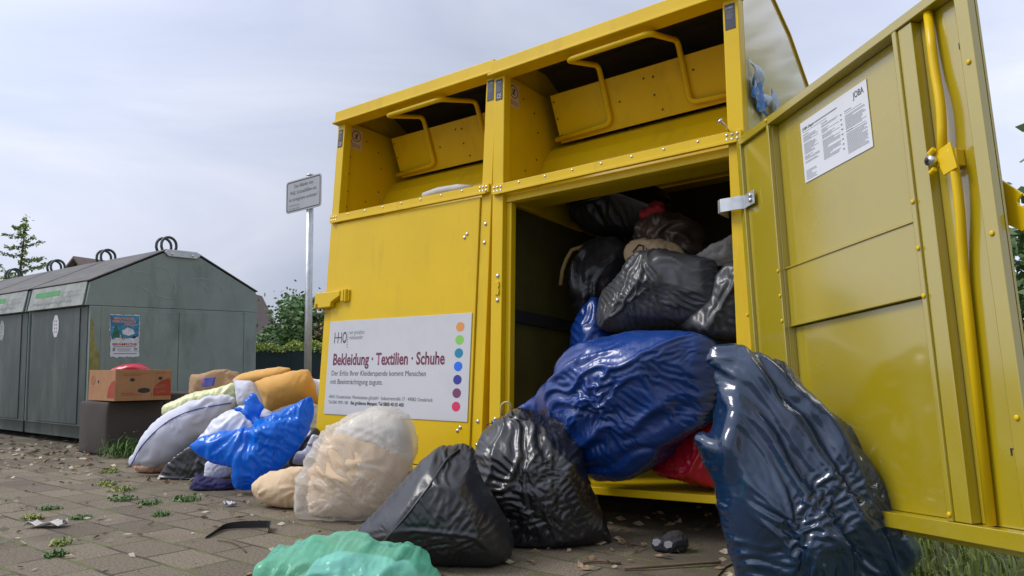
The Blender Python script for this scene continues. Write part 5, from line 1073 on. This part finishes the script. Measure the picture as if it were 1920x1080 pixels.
# houses
def house(label, loc, rz, wx, dy, eave, ridge):
    h = empty('house', label, 'house', loc, rz)
    b = MB(); b.prism([(-dy / 2, 0), (dy / 2, 0), (dy / 2, eave), (0, ridge - .12), (-dy / 2, eave)], 0, -wx / 2, wx / 2); b.build('wall', 'house_wall', h)
    s = (ridge - eave) / (dy / 2); b = MB()
    b.strip([(-dy / 2 - .4, eave - .4 * s), (0, ridge), (dy / 2 + .4, eave - .4 * s)], 0, -wx / 2 - .3, wx / 2 + .3, .12); b.build('roof', 'roof_tile', h, bevel=.01)
    for x in (-wx / 4, wx / 4):
        w_ = MB(); w_.box(x - .5, x + .5, -dy / 2 - .03, -dy / 2 + .05, .9, 2.1); wo = w_.build('window', 'window_dark', h)
        f = MB(); f.box(x - .56, x - .5, -dy / 2 - .05, -dy / 2, .84, 2.16); f.box(x + .5, x + .56, -dy / 2 - .05, -dy / 2, .84, 2.16); f.box(x - .5, x + .5, -dy / 2 - .05, -dy / 2, 2.1, 2.16); f.box(x - .5, x + .5, -dy / 2 - .06, -dy / 2, .84, .9); f.build('frame', 'sign_white', wo)
    return h
house('house with a brown tiled gable peeking over the recycling containers', (-34.4, 14.6, 0), R(100), 4.4, 7.5, 2.6, 5.62)
house('house with a steep brown roof beside the grey-green container and hedge', (-48.9, 30.4, 0), R(127), 8.5, 4.2, 2.5, 6.6)

# ------------------------------------------------------------------ grass, weeds, litter
def blades(P, hgt, rs, wid=.004, bend=.5):
    n = len(P); a = rs.uniform(0, 2 * np.pi, n); h = hgt * rs.uniform(.5, 1.3, n); d = np.stack([np.cos(a), np.sin(a), np.zeros(n)], 1); s = np.stack([-np.sin(a), np.cos(a), np.zeros(n)], 1); w_ = wid * rs.uniform(.6, 1.4, n)
    b0 = rs.uniform(.1, 1, n) * bend
    m1 = P + d * (h * b0 * .3)[:, None] + np.stack([np.zeros(n), np.zeros(n), h * .6], 1); t = P + d * (h * b0)[:, None] + np.stack([np.zeros(n), np.zeros(n), h * (1 - .35 * b0)], 1)
    V = np.stack([P - s * w_[:, None], P + s * w_[:, None], m1 + s * (w_ * .8)[:, None], m1 - s * (w_ * .8)[:, None], t + s * (w_ * .12)[:, None], t - s * (w_ * .12)[:, None]], 1).reshape(-1, 3)
    i = np.arange(n) * 6; F = np.vstack([np.stack([i, i + 1, i + 2, i + 3], 1), np.stack([i + 3, i + 2, i + 4, i + 5], 1)]); return V, F
rs = np.random.RandomState(31)
n = 26000; x = 1.22 + rs.uniform(0, 1, n) ** 1.3 * 2.6; y = rs.uniform(-.9, 4.5, n); keep = rs.uniform(0, 1, n) < np.clip((x - 1.22) * 3.5, .06, 1); z0 = np.zeros(n) - .006
P = np.stack([x, y, z0], 1)[keep]; V, F = blades(P, .055, rs, .0032, .9); tag(np_mesh('grass', V, F, 'grass_green'), kind='stuff')
def weed(loc, r, n, hgt, label, seed, broad=False, m='weed_green'):
    rs = np.random.RandomState(seed); q = rs.normal(size=(n, 3)) * r * .42; q = np.clip(q, -r * .9, r * .9); q[:, 2] = 0; V, F = blades(q, hgt * rs.uniform(.5, 1.3, len(q)), rs, .0026, 1.9)
    if broad:
        k = max(6, n // 3); pp_ = np.clip(rs.normal(size=(k, 3)), -1.8, 1.8) * np.array([r * .42, r * .42, 0]) + np.array([0, 0, hgt * .5]); pp_[:, 2] = np.abs(rs.normal(size=k)) * hgt * .5 + .006; V2, F2 = leaves(pp_, .017, rs, .25); F = np.vstack([F, F2 + len(V)]); V = np.vstack([V, V2])
    o = np_mesh('weed', V, F, m); o.location = loc; return tag(o, label, 'weed', 'weeds in the paving joints')
weed((-3.27, .10, 0), .17, 420, .13, 'tall grassy weed tuft at the foot of the front pouf', 1, True)
wl = [((-1.49, -.78), .08, 'flat leafy weed nearest the strap in the middle of the paving'), ((-1.775, -.655), .09, 'leafy weed below the floral cushion, left of the navy garment'), ((-1.255, -.61), .09, 'leafy weed with a pale dead leaf under the navy garment'),
      ((-1.51, -1.075), .055, 'small bright grass tuft among reddish litter at the left'), ((-1.35, -1.20), .055, 'small grass tuft just above the torn paper scrap'), ((-1.20, -1.085), .05, 'small grass tuft right of the torn paper scrap'),
      ((-1.30, -.755), .075, 'low grass tuft in the joint left of the white paper scrap'), ((-2.50, -.37), .08, 'yellowish weed in front of the floral cushion'), ((-2.75, -.95), .08, 'sparse grass tuft at the left edge of the picture'),
      ((-1.0, -.86), .045, 'tiny tuft in the joint above the strap'), ((-2.0, -.62), .06, 'weed between the leafy weeds and the black bag'), ((-.98, -1.50), .06, 'weed patch at the bottom left corner of the paving'), ((-.62, -1.40), .05, 'weed patch near the bottom edge left of the mint bag'), ((-.78, -1.33), .05, 'weed beside the brown litter pile')]
for k, ((x_, y_), r_, lb) in enumerate(wl): weed((x_, y_, 0), r_ * .8, 130, .019, lb, 50 + k, k < 3 or k in (7, 10), ['weed_green', 'grass_green', 'weed_green'][k % 3])
# fallen leaves, petals and chips: too many to count
rs = np.random.RandomState(77)
def scatter(name, n, box, size, m, seed, dens=None, zt=.006):
    rs = np.random.RandomState(seed); x = rs.uniform(box[0], box[1], n); y = rs.uniform(box[2], box[3], n); c = rs.normal(size=(14, 2)) * np.array([(box[1] - box[0]) * .35, (box[3] - box[2]) * .3]) + np.array([(box[0] + box[1]) / 2, (box[2] + box[3]) / 2])
    k = rs.uniform(0, 1, n) < .6; j = rs.randint(0, 14, n); x[k] = c[j[k], 0] + rs.normal(size=k.sum()) * .22; y[k] = c[j[k], 1] + rs.normal(size=k.sum()) * .16
    P = np.stack([x, y, rs.uniform(.004, zt + .004, n)], 1); ok = (P[:, 0] < 1.3); P = P[ok]; V, F = leaves(P, size, rs, .18, 1.2); V[:, 2] = np.maximum(V[:, 2], .0025); return V, F
V, F = scatter('a', 270, (-4.2, .6, -1.9, .1), .024, 'dry_leaf', 5); V2, F2 = scatter('b', 200, (-5.5, -2.4, -.6, .3), .035, 'dry_leaf', 6); V3, F3 = scatter('c', 170, (.3, 1.3, -.6, .6), .03, 'dry_leaf', 8)
tag(np_mesh('leaf_litter', np.vstack([V, V2, V3]), np.vstack([F, F2 + len(V), F3 + len(V) + len(V2)]), 'dry_leaf'), kind='stuff')
V, F = scatter('d', 260, (-3.8, .4, -1.8, 0), .026, 'pale_leaf', 9, zt=.01); V2, F2 = scatter('e', 60, (-5.0, -2.6, -.5, .25), .05, 'pale_leaf', 10, zt=.012)
tag(np_mesh('pale_litter', np.vstack([V, V2]), np.vstack([F, F2 + len(V)]), 'pale_leaf'), kind='stuff')
V, F = scatter('f', 500, (-3.0, .5, -1.8, 0), .007, 'dry_leaf', 13, zt=.002); tag(np_mesh('grit', V, F, 'pale_leaf'), kind='stuff')
